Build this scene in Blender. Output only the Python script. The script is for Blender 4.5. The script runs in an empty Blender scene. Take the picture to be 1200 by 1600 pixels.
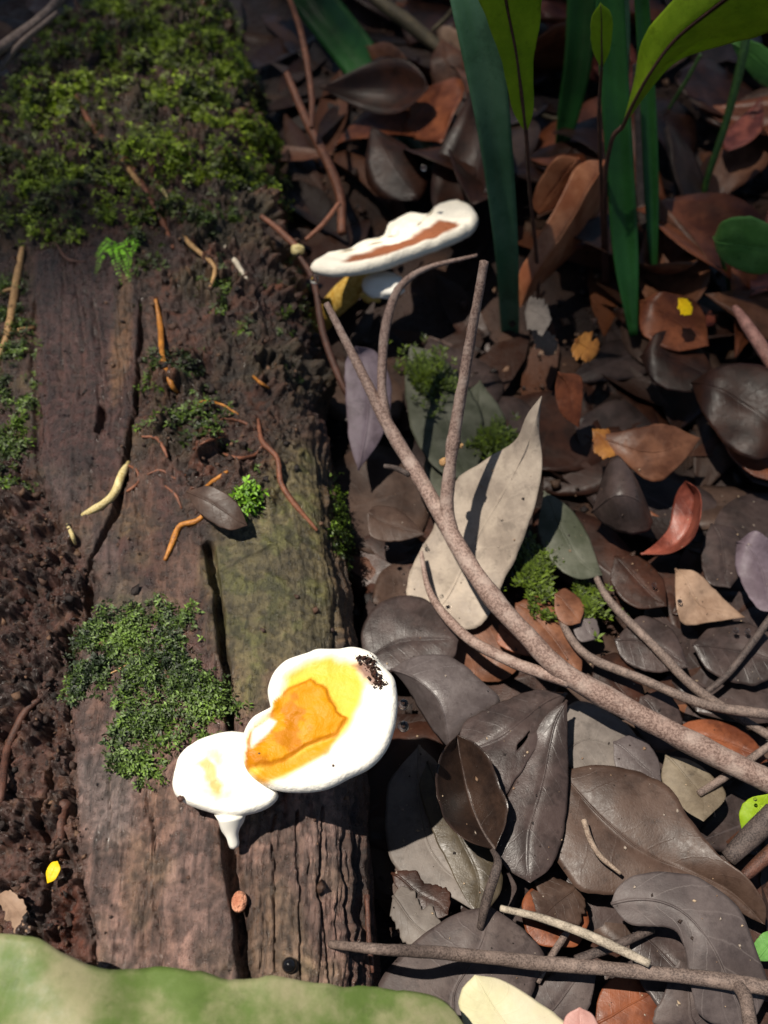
import bpy, math, random
import numpy as np
from mathutils import Vector, Matrix
from mathutils.bvhtree import BVHTree

rng = np.random.default_rng(7)
random.seed(7)
SC = bpy.context.scene
COL = SC.collection

# ---------------------------------------------------------------- camera, sky, sun, exposure
CAM_H, PITCH, VFOV = 0.40, math.radians(55), math.radians(58)
F = 800 / math.tan(VFOV / 2)                 # focal length in photo pixels (1200x1600)
cd = bpy.data.cameras.new('camera'); cam = bpy.data.objects.new('camera', cd); COL.objects.link(cam)
cam.location = (0, 0, CAM_H); cam.rotation_euler = (math.pi / 2 - PITCH, 0, 0)
cd.sensor_fit = 'VERTICAL'; cd.sensor_height = 36; cd.angle = VFOV
cd.clip_start = 0.01; cd.clip_end = 500
cd.dof.use_dof = True; cd.dof.focus_distance = 0.352; cd.dof.aperture_fstop = cd.lens / 3.4
SC.camera = cam

SUN = Vector((-0.36, 0.03, 1.0)).normalized()   # towards the sun
elev = math.asin(SUN.z)
W = bpy.data.worlds.new('World'); SC.world = W; W.use_nodes = True
nt = W.node_tree; bg = nt.nodes['Background']
sky = nt.nodes.new('ShaderNodeTexSky'); sky.sky_type = 'NISHITA'; sky.sun_disc = False
sky.sun_elevation = elev; sky.sun_rotation = math.atan2(SUN.x, SUN.y)
nt.links.new(sky.outputs[0], bg.inputs[0]); bg.inputs[1].default_value = 0.05
sl = bpy.data.lights.new('sun', 'SUN'); sl.energy = 4.8; sl.angle = math.radians(0.6); sl.color = (1.0, 0.92, 0.81)
so = bpy.data.objects.new('sun', sl); COL.objects.link(so)
so.location = SUN * 20; so.rotation_euler = SUN.to_track_quat('Z', 'Y').to_euler()
SC.view_settings.view_transform = 'Standard'; SC.view_settings.look = 'None'
SC.view_settings.exposure = 0.45; SC.view_settings.gamma = 1
SC.view_settings.use_curve_mapping = False
SC.cycles.use_denoising = True
SC.cycles.max_bounces = 8

# ---------------------------------------------------------------- pixel -> place helpers
CP = np.array([0, 0, CAM_H])
RT = np.array([1.0, 0, 0]); UP = np.array([0, math.sin(PITCH), math.cos(PITCH)]); FW = np.array([0, math.cos(PITCH), -math.sin(PITCH)])
def ray(px, py): return RT * ((px - 600) / F) + UP * ((800 - py) / F) + FW
def atz(px, py, z): d = ray(px, py); return CP + d * ((z - CAM_H) / d[2])
def aty(px, py, y): d = ray(px, py); return CP + d * (y / d[1])
def atplane(px, py, p0, n): d = ray(px, py); return CP + d * (np.dot(np.array(p0) - CP, n) / np.dot(d, n))
def depth(p): return float(np.dot(np.array(p) - CP, FW))
def sz(px, p): return px * depth(p) / F           # a size in photo pixels as metres at p

def lin(c):
    c = c / 255.0
    return c / 12.92 if c < 0.04045 else ((c + 0.055) / 1.055) ** 2.4
def S(r, g, b, k=0.75): return (lin(r) * k, lin(g) * k, lin(b) * k)

# ---------------------------------------------------------------- numpy noise
TAB = rng.random((256, 256))
def vn(x, y, seed=0):
    x = np.asarray(x, float) + seed * 17.31; y = np.asarray(y, float) + seed * 9.77
    xi = np.floor(x).astype(int); yi = np.floor(y).astype(int)
    fx = x - xi; fy = y - yi
    fx = fx * fx * fx * (fx * (fx * 6 - 15) + 10); fy = fy * fy * fy * (fy * (fy * 6 - 15) + 10)
    a = TAB[xi & 255, yi & 255]; b = TAB[(xi + 1) & 255, yi & 255]
    c = TAB[xi & 255, (yi + 1) & 255]; d = TAB[(xi + 1) & 255, (yi + 1) & 255]
    return (a * (1 - fx) + b * fx) * (1 - fy) + (c * (1 - fx) + d * fx) * fy
def fbm(x, y, o=4, seed=0):
    s = 0; a = 0.5; t = 0
    for k in range(o):
        ck, sk = math.cos(0.5 + 0.9 * k), math.sin(0.5 + 0.9 * k)
        s = s + a * vn((x * ck - y * sk) * 2 ** k, (x * sk + y * ck) * 2 ** k, seed + k * 3); t += a; a *= 0.5
    return s / t
def sm(x, a, b):
    t = np.clip((x - a) / (b - a), 0, 1); return t * t * (3 - 2 * t)
def segdist(X, Y, pts):
    D = np.full(X.shape, 1e9)
    for (ax, ay), (bx, by) in zip(pts[:-1], pts[1:]):
        dx, dy = bx - ax, by - ay
        t = np.clip(((X - ax) * dx + (Y - ay) * dy) / (dx * dx + dy * dy + 1e-12), 0, 1)
        D = np.minimum(D, np.hypot(X - ax - t * dx, Y - ay - t * dy))
    return D
def inpoly(X, Y, pts):
    c = np.zeros(X.shape, bool); n = len(pts)
    for i in range(n):
        ax, ay = pts[i]; bx, by = pts[(i + 1) % n]
        cond = (ay > Y) != (by > Y)
        with np.errstate(divide='ignore', invalid='ignore'):
            xx = (bx - ax) * (Y - ay) / (by - ay + 1e-15) + ax
        c ^= cond & (X < xx)
    return c
def polymask(X, Y, pts, soft):
    d = segdist(X, Y, pts + [pts[0]])
    sd = np.where(inpoly(X, Y, pts), d, -d)
    return sm(sd, -soft, soft)
def spline(P, n):
    P = np.array(P, float)
    if len(P) == 2:
        t = np.linspace(0, 1, n)[:, None]; return P[0] * (1 - t) + P[1] * t
    Q = np.vstack([2 * P[0] - P[1], P, 2 * P[-1] - P[-2]]); out = []
    for i in range(1, len(Q) - 2):
        t = np.linspace(0, 1, 16, endpoint=False)[:, None]
        p0, p1, p2, p3 = Q[i - 1], Q[i], Q[i + 1], Q[i + 2]
        out.append(0.5 * (2 * p1 + (p2 - p0) * t + (2 * p0 - 5 * p1 + 4 * p2 - p3) * t ** 2 + (3 * p1 - p0 - 3 * p2 + p3) * t ** 3))
    out = np.vstack(out + [P[-1:]])
    L = np.r_[0, np.cumsum(np.linalg.norm(np.diff(out[:, :3], axis=0), axis=1))]
    s = np.linspace(0, L[-1], n)
    return np.stack([np.interp(s, L, out[:, k]) for k in range(out.shape[1])], 1)

# ---------------------------------------------------------------- mesh helpers
def mesh(name, V, Fc, col=None, uv=None, smooth=True):
    me = bpy.data.meshes.new(name)
    V = np.asarray(V, np.float32); Fc = np.asarray(Fc, np.int32)
    k = Fc.shape[1]
    me.vertices.add(len(V)); me.vertices.foreach_set('co', V.ravel())
    me.loops.add(Fc.size); me.loops.foreach_set('vertex_index', Fc.ravel())
    me.polygons.add(len(Fc)); me.polygons.foreach_set('loop_start', np.arange(0, Fc.size, k, dtype=np.int32))
    me.polygons.foreach_set('loop_total', np.full(len(Fc), k, np.int32))
    me.update(calc_edges=True)
    if smooth: me.polygons.foreach_set('use_smooth', np.ones(len(Fc), bool))
    if col is not None:
        a = me.color_attributes.new('Col', 'FLOAT_COLOR', 'POINT')
        c = np.ones((len(V), 4), np.float32); c[:, :3] = col; a.data.foreach_set('color', c.ravel())
    if uv is not None:
        u = me.uv_layers.new(name='UVMap')
        u.data.foreach_set('uv', np.asarray(uv, np.float32)[Fc.ravel()].ravel())
    me.validate()
    return me
def obj(name, me, mat=None, parent=None):
    o = bpy.data.objects.new(name, me); COL.objects.link(o)
    if mat is not None and me is not None and len(me.materials) == 0: me.materials.append(mat)
    if parent is not None: o.parent = parent
    return o
def tag(o, label, cat=None, group=None, kind=None):
    o['label'] = label
    if cat: o['category'] = cat
    if group: o['group'] = group
    if kind: o['kind'] = kind
    return o
def gridfaces(nr, nc, closed=False):
    i = np.arange(nr - 1)[:, None]; j = np.arange(nc if closed else nc - 1)[None, :]
    j2 = (j + 1) % nc
    return np.stack([i * nc + j, i * nc + j2, (i + 1) * nc + j2, (i + 1) * nc + j], -1).reshape(-1, 4)

# ---------------------------------------------------------------- materials
def newmat(name):
    m = bpy.data.materials.new(name); m.use_nodes = True
    return m, m.node_tree, m.node_tree.nodes['Principled BSDF']
def N(nt, t, **kw):
    n = nt.nodes.new(t)
    for k, v in kw.items(): setattr(n, k, v)
    return n
def math_(nt, op, a, b=None, c=None, clamp=False):
    n = nt.nodes.new('ShaderNodeMath'); n.operation = op; n.use_clamp = clamp
    for i, v in enumerate((a, b, c)):
        if v is None: continue
        if isinstance(v, (int, float)): n.inputs[i].default_value = v
        else: nt.links.new(v, n.inputs[i])
    return n.outputs[0]
def mixc(nt, f, a, b, blend='MIX'):
    n = nt.nodes.new('ShaderNodeMix'); n.data_type = 'RGBA'; n.blend_type = blend
    for s, v in ((n.inputs[0], f), (n.inputs[6], a), (n.inputs[7], b)):
        if isinstance(v, (int, float)): s.default_value = v
        elif isinstance(v, tuple): s.default_value = (*v[:3], 1)
        else: nt.links.new(v, s)
    return n.outputs[2]
def noise(nt, scale, detail=4, rough=0.55, vec=None, coord='Object'):
    n = N(nt, 'ShaderNodeTexNoise'); n.inputs['Scale'].default_value = scale
    n.inputs['Detail'].default_value = detail; n.inputs['Roughness'].default_value = rough
    if vec is None:
        vec = N(nt, 'ShaderNodeTexCoord').outputs[coord]
    nt.links.new(vec, n.inputs['Vector'])
    return n.outputs['Fac']
def ramp(nt, f, a, b):
    n = N(nt, 'ShaderNodeMapRange'); n.interpolation_type = 'SMOOTHSTEP'
    nt.links.new(f, n.inputs[0]); n.inputs[1].default_value = a; n.inputs[2].default_value = b
    return n.outputs[0]
def bump(nt, h, dist, strength=1.0, prev=None):
    n = N(nt, 'ShaderNodeBump'); n.inputs['Distance'].default_value = dist; n.inputs['Strength'].default_value = strength
    nt.links.new(h, n.inputs['Height'])
    if prev is not None: nt.links.new(prev, n.inputs['Normal'])
    return n.outputs[0]

def attr_mat(name, rough=(0.35, 0.7), grain=None, fine=900, bdist=0.0006, vary=0.5, spec=0.5, coat=0.0):
    """vertex colour times grain; grain = (sx,sy,sz) stretch of the fibre noise"""
    m, nt, b = newmat(name)
    at = N(nt, 'ShaderNodeAttribute', attribute_name='Col')
    tc = N(nt, 'ShaderNodeTexCoord')
    mp = N(nt, 'ShaderNodeMapping'); nt.links.new(tc.outputs['Object'], mp.inputs[0])
    mp.inputs['Scale'].default_value = grain or (1, 1, 1)
    g = noise(nt, fine, 5, 0.65, mp.outputs[0]); f2 = noise(nt, fine * 1.7, 3, 0.6)
    k = math_(nt, 'MULTIPLY_ADD', math_(nt, 'ADD', g, f2), vary, 1 - vary)
    c = mixc(nt, 1.0, at.outputs['Color'], k, 'MULTIPLY')
    nt.links.new(c, b.inputs['Base Color'])
    r = N(nt, 'ShaderNodeMapRange'); nt.links.new(noise(nt, fine * 0.35, 4, 0.6), r.inputs[0])
    r.inputs[1].default_value = 0.35; r.inputs[2].default_value = 0.65; r.inputs[3].default_value = rough[0]; r.inputs[4].default_value = rough[1]
    nt.links.new(r.outputs[0], b.inputs['Roughness'])
    b.inputs['Specular IOR Level'].default_value = spec; b.inputs['Coat Weight'].default_value = coat; b.inputs['Coat Roughness'].default_value = 0.15
    nt.links.new(bump(nt, math_(nt, 'ADD', g, f2), bdist), b.inputs['Normal'])
    return m

_lm = {}
def leafmat(key, c1, c2, vein=None, rough=0.42, vs=0.45, nveins=9, spot=0.5, trans=0.0, scale=60, mid=None):
    if key in _lm: return _lm[key]
    m, nt, b = newmat('leaf_' + key)
    uv = N(nt, 'ShaderNodeUVMap'); sp = N(nt, 'ShaderNodeSeparateXYZ'); nt.links.new(uv.outputs[0], sp.inputs[0])
    u, v = sp.outputs[0], sp.outputs[1]
    n1 = noise(nt, scale, 5, 0.62); n2 = noise(nt, scale * 7, 4, 0.7); n3 = noise(nt, scale * 22, 2, 0.6)
    a = math_(nt, 'MULTIPLY', math_(nt, 'ABSOLUTE', math_(nt, 'SUBTRACT', u, 0.5)), 2.0)
    ph = math_(nt, 'SUBTRACT', math_(nt, 'MULTIPLY', v, float(nveins)), math_(nt, 'MULTIPLY', a, 1.5))
    ph = math_(nt, 'ADD', ph, math_(nt, 'MULTIPLY', n1, 0.7))
    fr = math_(nt, 'ABSOLUTE', math_(nt, 'SUBTRACT', math_(nt, 'FRACT', ph), 0.5))
    side = ramp(nt, fr, 0.055, 0.0)
    midm = ramp(nt, a, 0.05, 0.012)
    vm = math_(nt, 'MULTIPLY', math_(nt, 'MAXIMUM', math_(nt, 'MULTIPLY', side, 0.45), midm), ramp(nt, n1, 0.25, 0.6))
    mot = ramp(nt, n1, 0.36, 0.64)
    c = mixc(nt, mot, c1, c2)
    k = math_(nt, 'MULTIPLY_ADD', n2, spot * 0.9, 1 - spot * 0.45)
    c = mixc(nt, 1.0, c, k, 'MULTIPLY')
    c = mixc(nt, math_(nt, 'MULTIPLY', ramp(nt, noise(nt, scale * 2.3, 6, 0.7), 0.54, 0.66), spot * 0.8), c, tuple(x * 0.5 for x in c2))
    vc = vein or tuple(x * 1.7 for x in c1)
    c = mixc(nt, math_(nt, 'MULTIPLY', vm, vs * 0.6), c, vc)
    if mid: c = mixc(nt, ramp(nt, a, 0.075, 0.03), c, mid)
    nt.links.new(c, b.inputs['Base Color'])
    rr = math_(nt, 'MULTIPLY_ADD', n2, 0.5, rough - 0.2, clamp=True)
    nt.links.new(rr, b.inputs['Roughness']); b.inputs['Specular IOR Level'].default_value = 0.3
    h = math_(nt, 'ADD', math_(nt, 'MULTIPLY', n2, 0.8), math_(nt, 'MULTIPLY', n3, 0.5))
    nb = bump(nt, h, 0.00013); nb = bump(nt, vm, 0.0003, 0.35, nb)
    nt.links.new(nb, b.inputs['Normal'])
    if trans > 0:
        tr = N(nt, 'ShaderNodeBsdfTranslucent'); nt.links.new(c, tr.inputs[0])
        mx = N(nt, 'ShaderNodeMixShader'); mx.inputs[0].default_value = trans
        nt.links.new(b.outputs[0], mx.inputs[1]); nt.links.new(tr.outputs[0], mx.inputs[2])
        nt.links.new(mx.outputs[0], nt.nodes['Material Output'].inputs['Surface'])
    _lm[key] = m
    return m

def barkmat(name, c1, c2, rough=0.7, fine=1500, light=None):
    m, nt, b = newmat(name)
    n1 = noise(nt, fine, 4, 0.7); n2 = noise(nt, fine * 0.12, 3, 0.6); n3 = noise(nt, fine * 0.5, 3)
    c = mixc(nt, ramp(nt, n1, 0.38, 0.62), c1, c2)
    c = mixc(nt, math_(nt, 'MULTIPLY', ramp(nt, n2, 0.45, 0.7), 0.6), c, light or tuple(min(1, x * 1.5) for x in c2))
    nt.links.new(c, b.inputs['Base Color']); b.inputs['Roughness'].default_value = rough
    nt.links.new(bump(nt, math_(nt, 'ADD', n1, n3), 0.00022 if fine > 400 else 0.004), b.inputs['Normal'])
    return m

M_bark = barkmat('bark_grey_brown', S(112, 88, 78), S(168, 142, 130), fine=950, light=S(192, 172, 160))
M_bark2 = barkmat('bark_dull', S(82, 68, 62), S(138, 120, 110))
M_bark3 = barkmat('bark_dark', S(48, 38, 36), S(95, 82, 76))
M_root = barkmat('root_red_brown', S(92, 52, 36), S(140, 88, 62), 0.55)
M_rootdk = barkmat('root_dark_brown', S(58, 34, 26), S(98, 62, 48), 0.6)
M_rootyl = barkmat('root_amber', S(150, 88, 28), S(200, 132, 48), 0.45)
M_straw = barkmat('straw_tan', S(150, 108, 66), S(205, 165, 112), 0.5)
M_pale = barkmat('root_pale_yellow', S(200, 175, 105), S(238, 222, 165), 0.5)
M_white = barkmat('chip_white', S(190, 175, 155), S(235, 225, 205), 0.6)
M_pinkstem = barkmat('stem_pink', S(150, 100, 88), S(205, 150, 135), 0.5)
M_greenstem = barkmat('stem_green', S(42, 78, 30), S(80, 118, 52), 0.4)
M_vine = barkmat('vine_olive', S(66, 58, 40), S(110, 96, 68), 0.6)
m, nt_, b_ = newmat('water'); b_.inputs['Transmission Weight'].default_value = 1; b_.inputs['IOR'].default_value = 1.33; b_.inputs['Roughness'].default_value = 0.02
M_water = m
m, nt_, b_ = newmat('black_bead'); b_.inputs['Base Color'].default_value = (0.006, 0.006, 0.007, 1); b_.inputs['Roughness'].default_value = 0.08
M_bead = m

# ---------------------------------------------------------------- ground
def warp(n, a, b, lim):
    t = np.linspace(-1, 1, n); s = np.sinh(t * 6.2) / np.sinh(6.2)
    return a + s * lim
gx = np.unique(np.r_[np.linspace(-0.7, 1.0, 260), warp(60, 0.15, 1, 220)])
gy = np.unique(np.r_[np.linspace(-0.4, 1.7, 300), warp(60, 0.5, 1, 220)])
GX, GY = np.meshgrid(gx, gy)
near = np.exp(-((GX - 0.15) ** 2 + (GY - 0.5) ** 2) / 1.2)
def ground_z(x, y): return 0.022 * (fbm(np.asarray(x) * 9, np.asarray(y) * 9, 3, 5) - 0.5)
GZ = -0.008 + ground_z(GX, GY) + near * 0.006 * (fbm(GX * 90, GY * 90, 3, 8) - 0.5)
gc = np.array(S(48, 30, 22))[None] * (0.5 + fbm(GX * 60, GY * 60, 4, 2).ravel()[:, None])
gc = gc + np.array([0.03, 0.012, 0.004]) * sm(fbm(GX * 25, GY * 25, 3, 12), 0.5, 0.7).ravel()[:, None]
M_soil = attr_mat('soil', (0.4, 0.85), None, 500, 0.0015, 0.7)
g = obj('ground', mesh('ground', np.stack([GX, GY, GZ], -1).reshape(-1, 3), gridfaces(len(gy), len(gx)), gc), M_soil)
g['kind'] = 'structure'

# ---------------------------------------------------------------- fallen log
EY = np.array([-0.12, 0.055, 0.20, 0.31, 0.415, 0.52, 0.62, 0.73, 0.80, 0.83])
ER = np.array([0.004, -0.001, -0.0125, -0.028, -0.050, -0.072, -0.096, -0.125, -0.150, -0.165])
EW = np.array([0.215, 0.215, 0.215, 0.212, 0.208, 0.20, 0.178, 0.12, 0.055, 0.01])
EH = np.array([0.060, 0.060, 0.060, 0.060, 0.060, 0.062, 0.064, 0.052, 0.03, 0.00])
def logspec(y):
    r = np.interp(y, EY, ER); w = np.interp(y, EY, EW); h = np.interp(y, EY, EH)
    return r - w / 2, w / 2, h + 0.02
PR, PL = 4.2, 2.6
def zlog(x, y):
    xc, w, h = logspec(y); q = (np.asarray(x) - xc) / w
    p = np.where(q > 0, PR, PL)
    return h * np.clip(1 - np.abs(np.clip(q, -1, 1)) ** p, 0, 1) ** (1 / p) - 0.02
def onlog(px, py):
    z = 0.05
    for _ in range(12): p = atz(px, py, z); z = 0.5 * z + 0.5 * float(zlog(p[0], p[1]))
    return p
def lp(*pts): return [tuple(onlog(a, b)[:2]) for a, b in pts]

t = np.linspace(0, math.pi, 4000); c_, s_ = np.cos(t), np.sin(t)
pp = np.where(c_ > 0, PR, PL)
ux = np.sign(c_) * np.abs(c_) ** (2 / pp); uz = np.abs(s_) ** (2 / pp)
al = np.r_[0, np.cumsum(np.hypot(np.diff(ux), 0.75 * np.diff(uz)))]
NU = 560
sa = np.linspace(0, al[-1], NU); ux, uz = np.interp(sa, al, ux), np.interp(sa, al, uz)
yr = np.r_[np.arange(-0.12, 0.0, 0.0015), np.arange(0.0, 0.30, 0.00055), np.arange(0.30, 0.5, 0.0009), np.arange(0.5, 0.83, 0.0014)]
xc, w, h = logspec(yr)
LX = xc[:, None] + w[:, None] * ux[None]; LY = np.repeat(yr[:, None], NU, 1); LZ = h[:, None] * uz[None] - 0.02
P = np.stack([LX, LY, LZ], -1)
du = np.gradient(P, axis=1); dv = np.gradient(P, axis=0)
Nn = np.cross(dv, du); Nn = -Nn / (np.linalg.norm(Nn, axis=-1, keepdims=True) + 1e-12)
if Nn[len(yr) // 2, NU // 2, 2] < 0: Nn = -Nn
ax_ = sa[None] * w[:, None] + 0 * LY                # coordinate across the grain (metres along the girth)
top = sm(uz, 0.2, 0.7)[None]

# regions of the log's surface
dirt = polymask(LX, LY, lp((-140, 720), (60, 740), (110, 830), (150, 900), (130, 960), (110, 1050), (112, 1250), (135, 1480), (150, 1640), (-300, 1640)), 0.006)
soil = polymask(LX, LY, lp((225, 420), (240, 560), (225, 700), (330, 820), (420, 780), (470, 660), (530, 680), (560, 600), (480, 440), (460, 250), (420, 20), (200, 30), (-40, 130), (-60, 400), (30, 420), (50, 380), (150, 360)), 0.012)
wob = (fbm(LX * 60, LY * 60, 3, 31) - 0.5)
soil = np.clip(soil * (0.75 + 1.2 * wob) , 0, 1)
strip = polymask(LX, LY, lp((58, 395), (140, 385), (212, 400), (222, 520), (214, 640), (190, 730), (150, 745), (60, 720), (50, 560)), 0.003)
lich = np.clip(polymask(LX, LY, lp((318, 868), (380, 800), (430, 700), (480, 690), (540, 790), (560, 880), (556, 1010), (500, 1040), (420, 1040), (390, 1100), (350, 1010)), 0.010) + 0.7 * wob, 0, 1)
grey = np.clip(polymask(LX, LY, lp((118, 1190), (205, 1180), (215, 1300), (150, 1320), (120, 1280)), 0.005) + polymask(LX, LY, lp((395, 1290), (450, 1260), (600, 1250), (600, 1450), (450, 1330)), 0.012) * 0.5, 0, 1)
pink = polymask(LX, LY, lp((420, 640), (500, 650), (545, 760), (520, 800), (440, 790)), 0.008)
tan = polymask(LX, LY, lp((188, 440), (208, 420), (205, 560), (180, 640), (172, 570)), 0.003)
rust = polymask(LX, LY, lp((85, 1380), (120, 1390), (145, 1490), (80, 1490)), 0.005)
edge = sm(ux, 0.86, 0.965)[None] + 0 * LX           # reddish ragged bark at the log's right flank
plate = polymask(LX, LY, lp((112, 1190), (140, 1080), (330, 930), (345, 1010), (362, 1200), (372, 1400), (385, 1560), (135, 1560)), 0.004)

jit = 0.0012 * (fbm(LX * 300, LY * 90, 3, 41) - 0.5) * 2 + 0.003 * (fbm(LX * 40, LY * 40, 2, 44) - 0.5)
cr = np.zeros(LX.shape)
def crack(pts, wpx, dep):
    global cr
    a = onlog(*pts[len(pts) // 2]); w0 = sz(wpx, a) / 2
    d = segdist(LX + jit, LY, lp(*pts)); wv = w0 * (0.45 + 1.1 * fbm(LX * 25, LY * 25, 2, int(wpx * 7)))
    cr = np.maximum(cr, dep * (1 - sm(d, wv * 0.55, wv * 1.25)))
crack([(322, 850), (338, 920), (346, 980), (350, 1020), (356, 1090), (372, 1210), (364, 1300), (370, 1390), (382, 1470), (392, 1560)], 17, 0.010)
crack([(362, 1300), (372, 1400), (384, 1480), (395, 1570)], 26, 0.006)
crack([(218, 470), (217, 590), (208, 660), (196, 740), (178, 800), (150, 850), (128, 890), (132, 960)], 11, 0.007)
crack([(52, 470), (54, 600), (62, 740)], 12, 0.004)
crack([(100, 975), (104, 1035)], 12, 0.006)
crack([(160, 640), (155, 675)], 9, 0.005)
crack([(110, 1100), (112, 1240), (118, 1330), (140, 1440), (150, 1560)], 12, 0.005)
crack([(238, 1260), (244, 1400), (255, 1500), (258, 1570)], 6, 0.0021)
crack([(170, 1220), (172, 1330)], 6, 0.002)
crack([(512, 1258), (508, 1330), (500, 1390), (520, 1450), (528, 1560)], 5, 0.0021)
crack([(545, 1258), (540, 1360), (556, 1440), (562, 1560)], 6, 0.0024)
crack([(555, 1258), (562, 1330), (566, 1420), (572, 1560)], 5, 0.0024)
crack([(425, 1270), (430, 1400), (440, 1540)], 5, 0.0016)
crack([(466, 1265), (470, 1380), (478, 1545)], 5, 0.0018)
crack([(552, 860), (556, 930), (560, 1005)], 9, 0.005)
crack([(40, 900), (25, 985)], 10, 0.004)
crack([(330, 900), (380, 870), (430, 850)], 4, 0.0012)
crack([(200, 1000), (150, 960), (130, 915)], 5, 0.002)
crack([(70, 1180), (60, 1260), (72, 1340), (62, 1430)], 16, 0.006)
crack([(30, 1000), (40, 1080), (20, 1150)], 12, 0.005)

axw = ax_ + 0.010 * (fbm(LX * 18, LY * 14, 3, 57) - 0.5) + 0.0016 * (fbm(LX * 120, LY * 90, 2, 58) - 0.5)
def grain(x, y, o, seed): return sum(vn(x * 2 ** k, y * 2 ** k, seed + 3 * k) * 0.5 ** (k + 1) for k in range(o)) / (1 - 0.5 ** o)
gr1 = grain(axw * 150, LY * 13, 5, 51); gr2 = grain(axw * 620, LY * 45, 4, 52)
iso = fbm(LX * 110, LY * 110, 5, 53); iso2 = fbm(LX * 420, LY * 420, 3, 54)
ridge = 1 - np.abs(2 * gr1 - 1)
rough_ = np.clip(dirt + soil, 0, 1); calm = 1 - 0.8 * lich
disp = 0.006 * (fbm(LX * 14, LY * 9, 3, 55) - 0.5)
disp += (1 - rough_) * (calm * (0.0024 * (gr1 - 0.5) + 0.0018 * (gr2 - 0.5) - 0.0016 * sm(ridge, 0.92, 1.0) * sm(fbm(LX * 30, LY * 20, 2, 59), .4, .6)) + 0.0012 * (iso2 - 0.5) + 0.0016 * (iso - 0.5))
disp += rough_ * (0.016 * (iso - 0.5) + 0.0050 * (iso2 - 0.5) + 0.006 * sm(iso, 0.55, 0.62) * (iso2))
disp += -0.005 * dirt + 0.006 * soil + 0.0025 * strip + 0.0025 * plate
disp += edge * (0.010 * (grain(axw * 260, LY * 22, 4, 56) - 0.5) + 0.004 * (iso - 0.5))
disp -= cr * (0.75 + 0.5 * iso2)
disp *= (top * 0.8 + 0.2)
PL_ = P + Nn * disp[..., None]

def layer(c, mask, colr):
    return c * (1 - mask[..., None]) + np.array(colr) * mask[..., None]
wood = S(178, 140, 126); wood_d = S(84, 62, 56)
C = np.zeros(P.shape) + np.array(S(80, 51, 43))
near_w = sm(LY, 0.20, 0.06)
C = layer(C, near_w * 0.9, wood)
C = layer(C, sm(gr1, 0.50, 0.70) * 0.30 * calm, S(70, 54, 48))
C = layer(C, sm(fbm(LX * 45, LY * 18, 3, 61), 0.5, 0.66) * 0.5 * near_w, S(150, 128, 100))
C = layer(C, sm(fbm(LX * 60, LY * 16, 3, 62), 0.54, 0.68) * 0.5, S(116, 97, 92))
C = layer(C, sm(fbm(LX * 50, LY * 20, 3, 63), 0.56, 0.70) * 0.5, S(112, 80, 60))
C = layer(C, pink * 0.7, S(118, 88, 78))
C = layer(C, lich * 0.85, S(134, 124, 84))
C = layer(C, np.clip(lich * sm(iso, 0.5, 0.62), 0, 1) * 0.6, S(108, 112, 52))
C = layer(C, np.clip(grey, 0, 1) * 0.6, S(128, 116, 112))
C = layer(C, strip * 0.9, S(82, 50, 43))
C = layer(C, strip * sm(gr1, 0.5, 0.6) * 0.5, S(62, 36, 30))
C = layer(C, tan * 0.6, S(150, 112, 76))
C = layer(C, dirt * 0.92, S(86, 52, 41))
C = layer(C, dirt * sm(iso, 0.48, 0.62) * 0.7, S(50, 33, 27))
C = layer(C, dirt * sm(fbm(LX * 200, LY * 200, 3, 65), 0.58, 0.7) * 0.4, S(120, 86, 64))
C = layer(C, soil * 0.95, S(70, 44, 32))
C = layer(C, soil * sm(iso, 0.5, 0.63) * 0.7, S(98, 62, 42))
C = layer(C, soil * sm(fbm(LX * 150, LY * 150, 3, 66), 0.6, 0.7) * 0.5, S(132, 70, 38))
C = layer(C, rust * 0.8, S(120, 58, 34))
C = layer(C, edge * 0.7, S(70, 38, 30))
C = layer(C, edge * sm(iso, 0.5, 0.6) * 0.5, S(110, 78, 60))
mossy = np.clip(soil * sm(fbm(LX * 40, LY * 40, 3, 67), 0.42, 0.6), 0, 1)
C = layer(C, mossy * 0.5, S(52, 58, 20))
C = C * 0.74 * (0.5 + 1.0 * sm(iso2, 0.2, 0.8)[..., None]) * (1 - 0.5 * sm(gr2, 0.56, 0.72) * (1 - rough_))[..., None] * (1 - 0.35 * sm(fbm(LX * 35, LY * 22, 4, 68), 0.5, 0.68))[..., None] * (0.65 + 0.7 * gr2[..., None]) * (0.8 + 0.4 * iso[..., None])
# close the near end
capc = PL_[0].mean(0); V = np.vstack([PL_.reshape(-1, 3), capc[None]])
Cc = np.vstack([C.reshape(-1, 3), np.array([wood_d])])
FQ = gridfaces(len(yr), NU)[:, ::-1]
me = mesh('fallen_log', V, FQ, Cc)
M_wood = attr_mat('rotten_wood', (0.16, 0.75), (1, 0.3, 1), 1500, 0.0005, 0.9, 0.6)
log = obj('fallen_log', me, M_wood)
tag(log, 'thick rotting fallen log with cracked brown wood, soil and moss on top', 'log')
bpy.context.view_layer.update()
BV = BVHTree.FromObject(log, bpy.context.evaluated_depsgraph_get())
def hit(px, py):
    d = Vector(ray(px, py)).normalized(); r = BV.ray_cast(Vector(CP), d)
    if r[0] is None:
        p = onlog(px, py); return np.array(p), np.array([0, 0, 1.0])
    return np.array(r[0]), np.array(r[1])
def logz(x, y):
    r = BV.ray_cast(Vector((x, y, 0.5)), Vector((0, 0, -1)))
    return r[0].z if r[0] is not None else None

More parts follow.
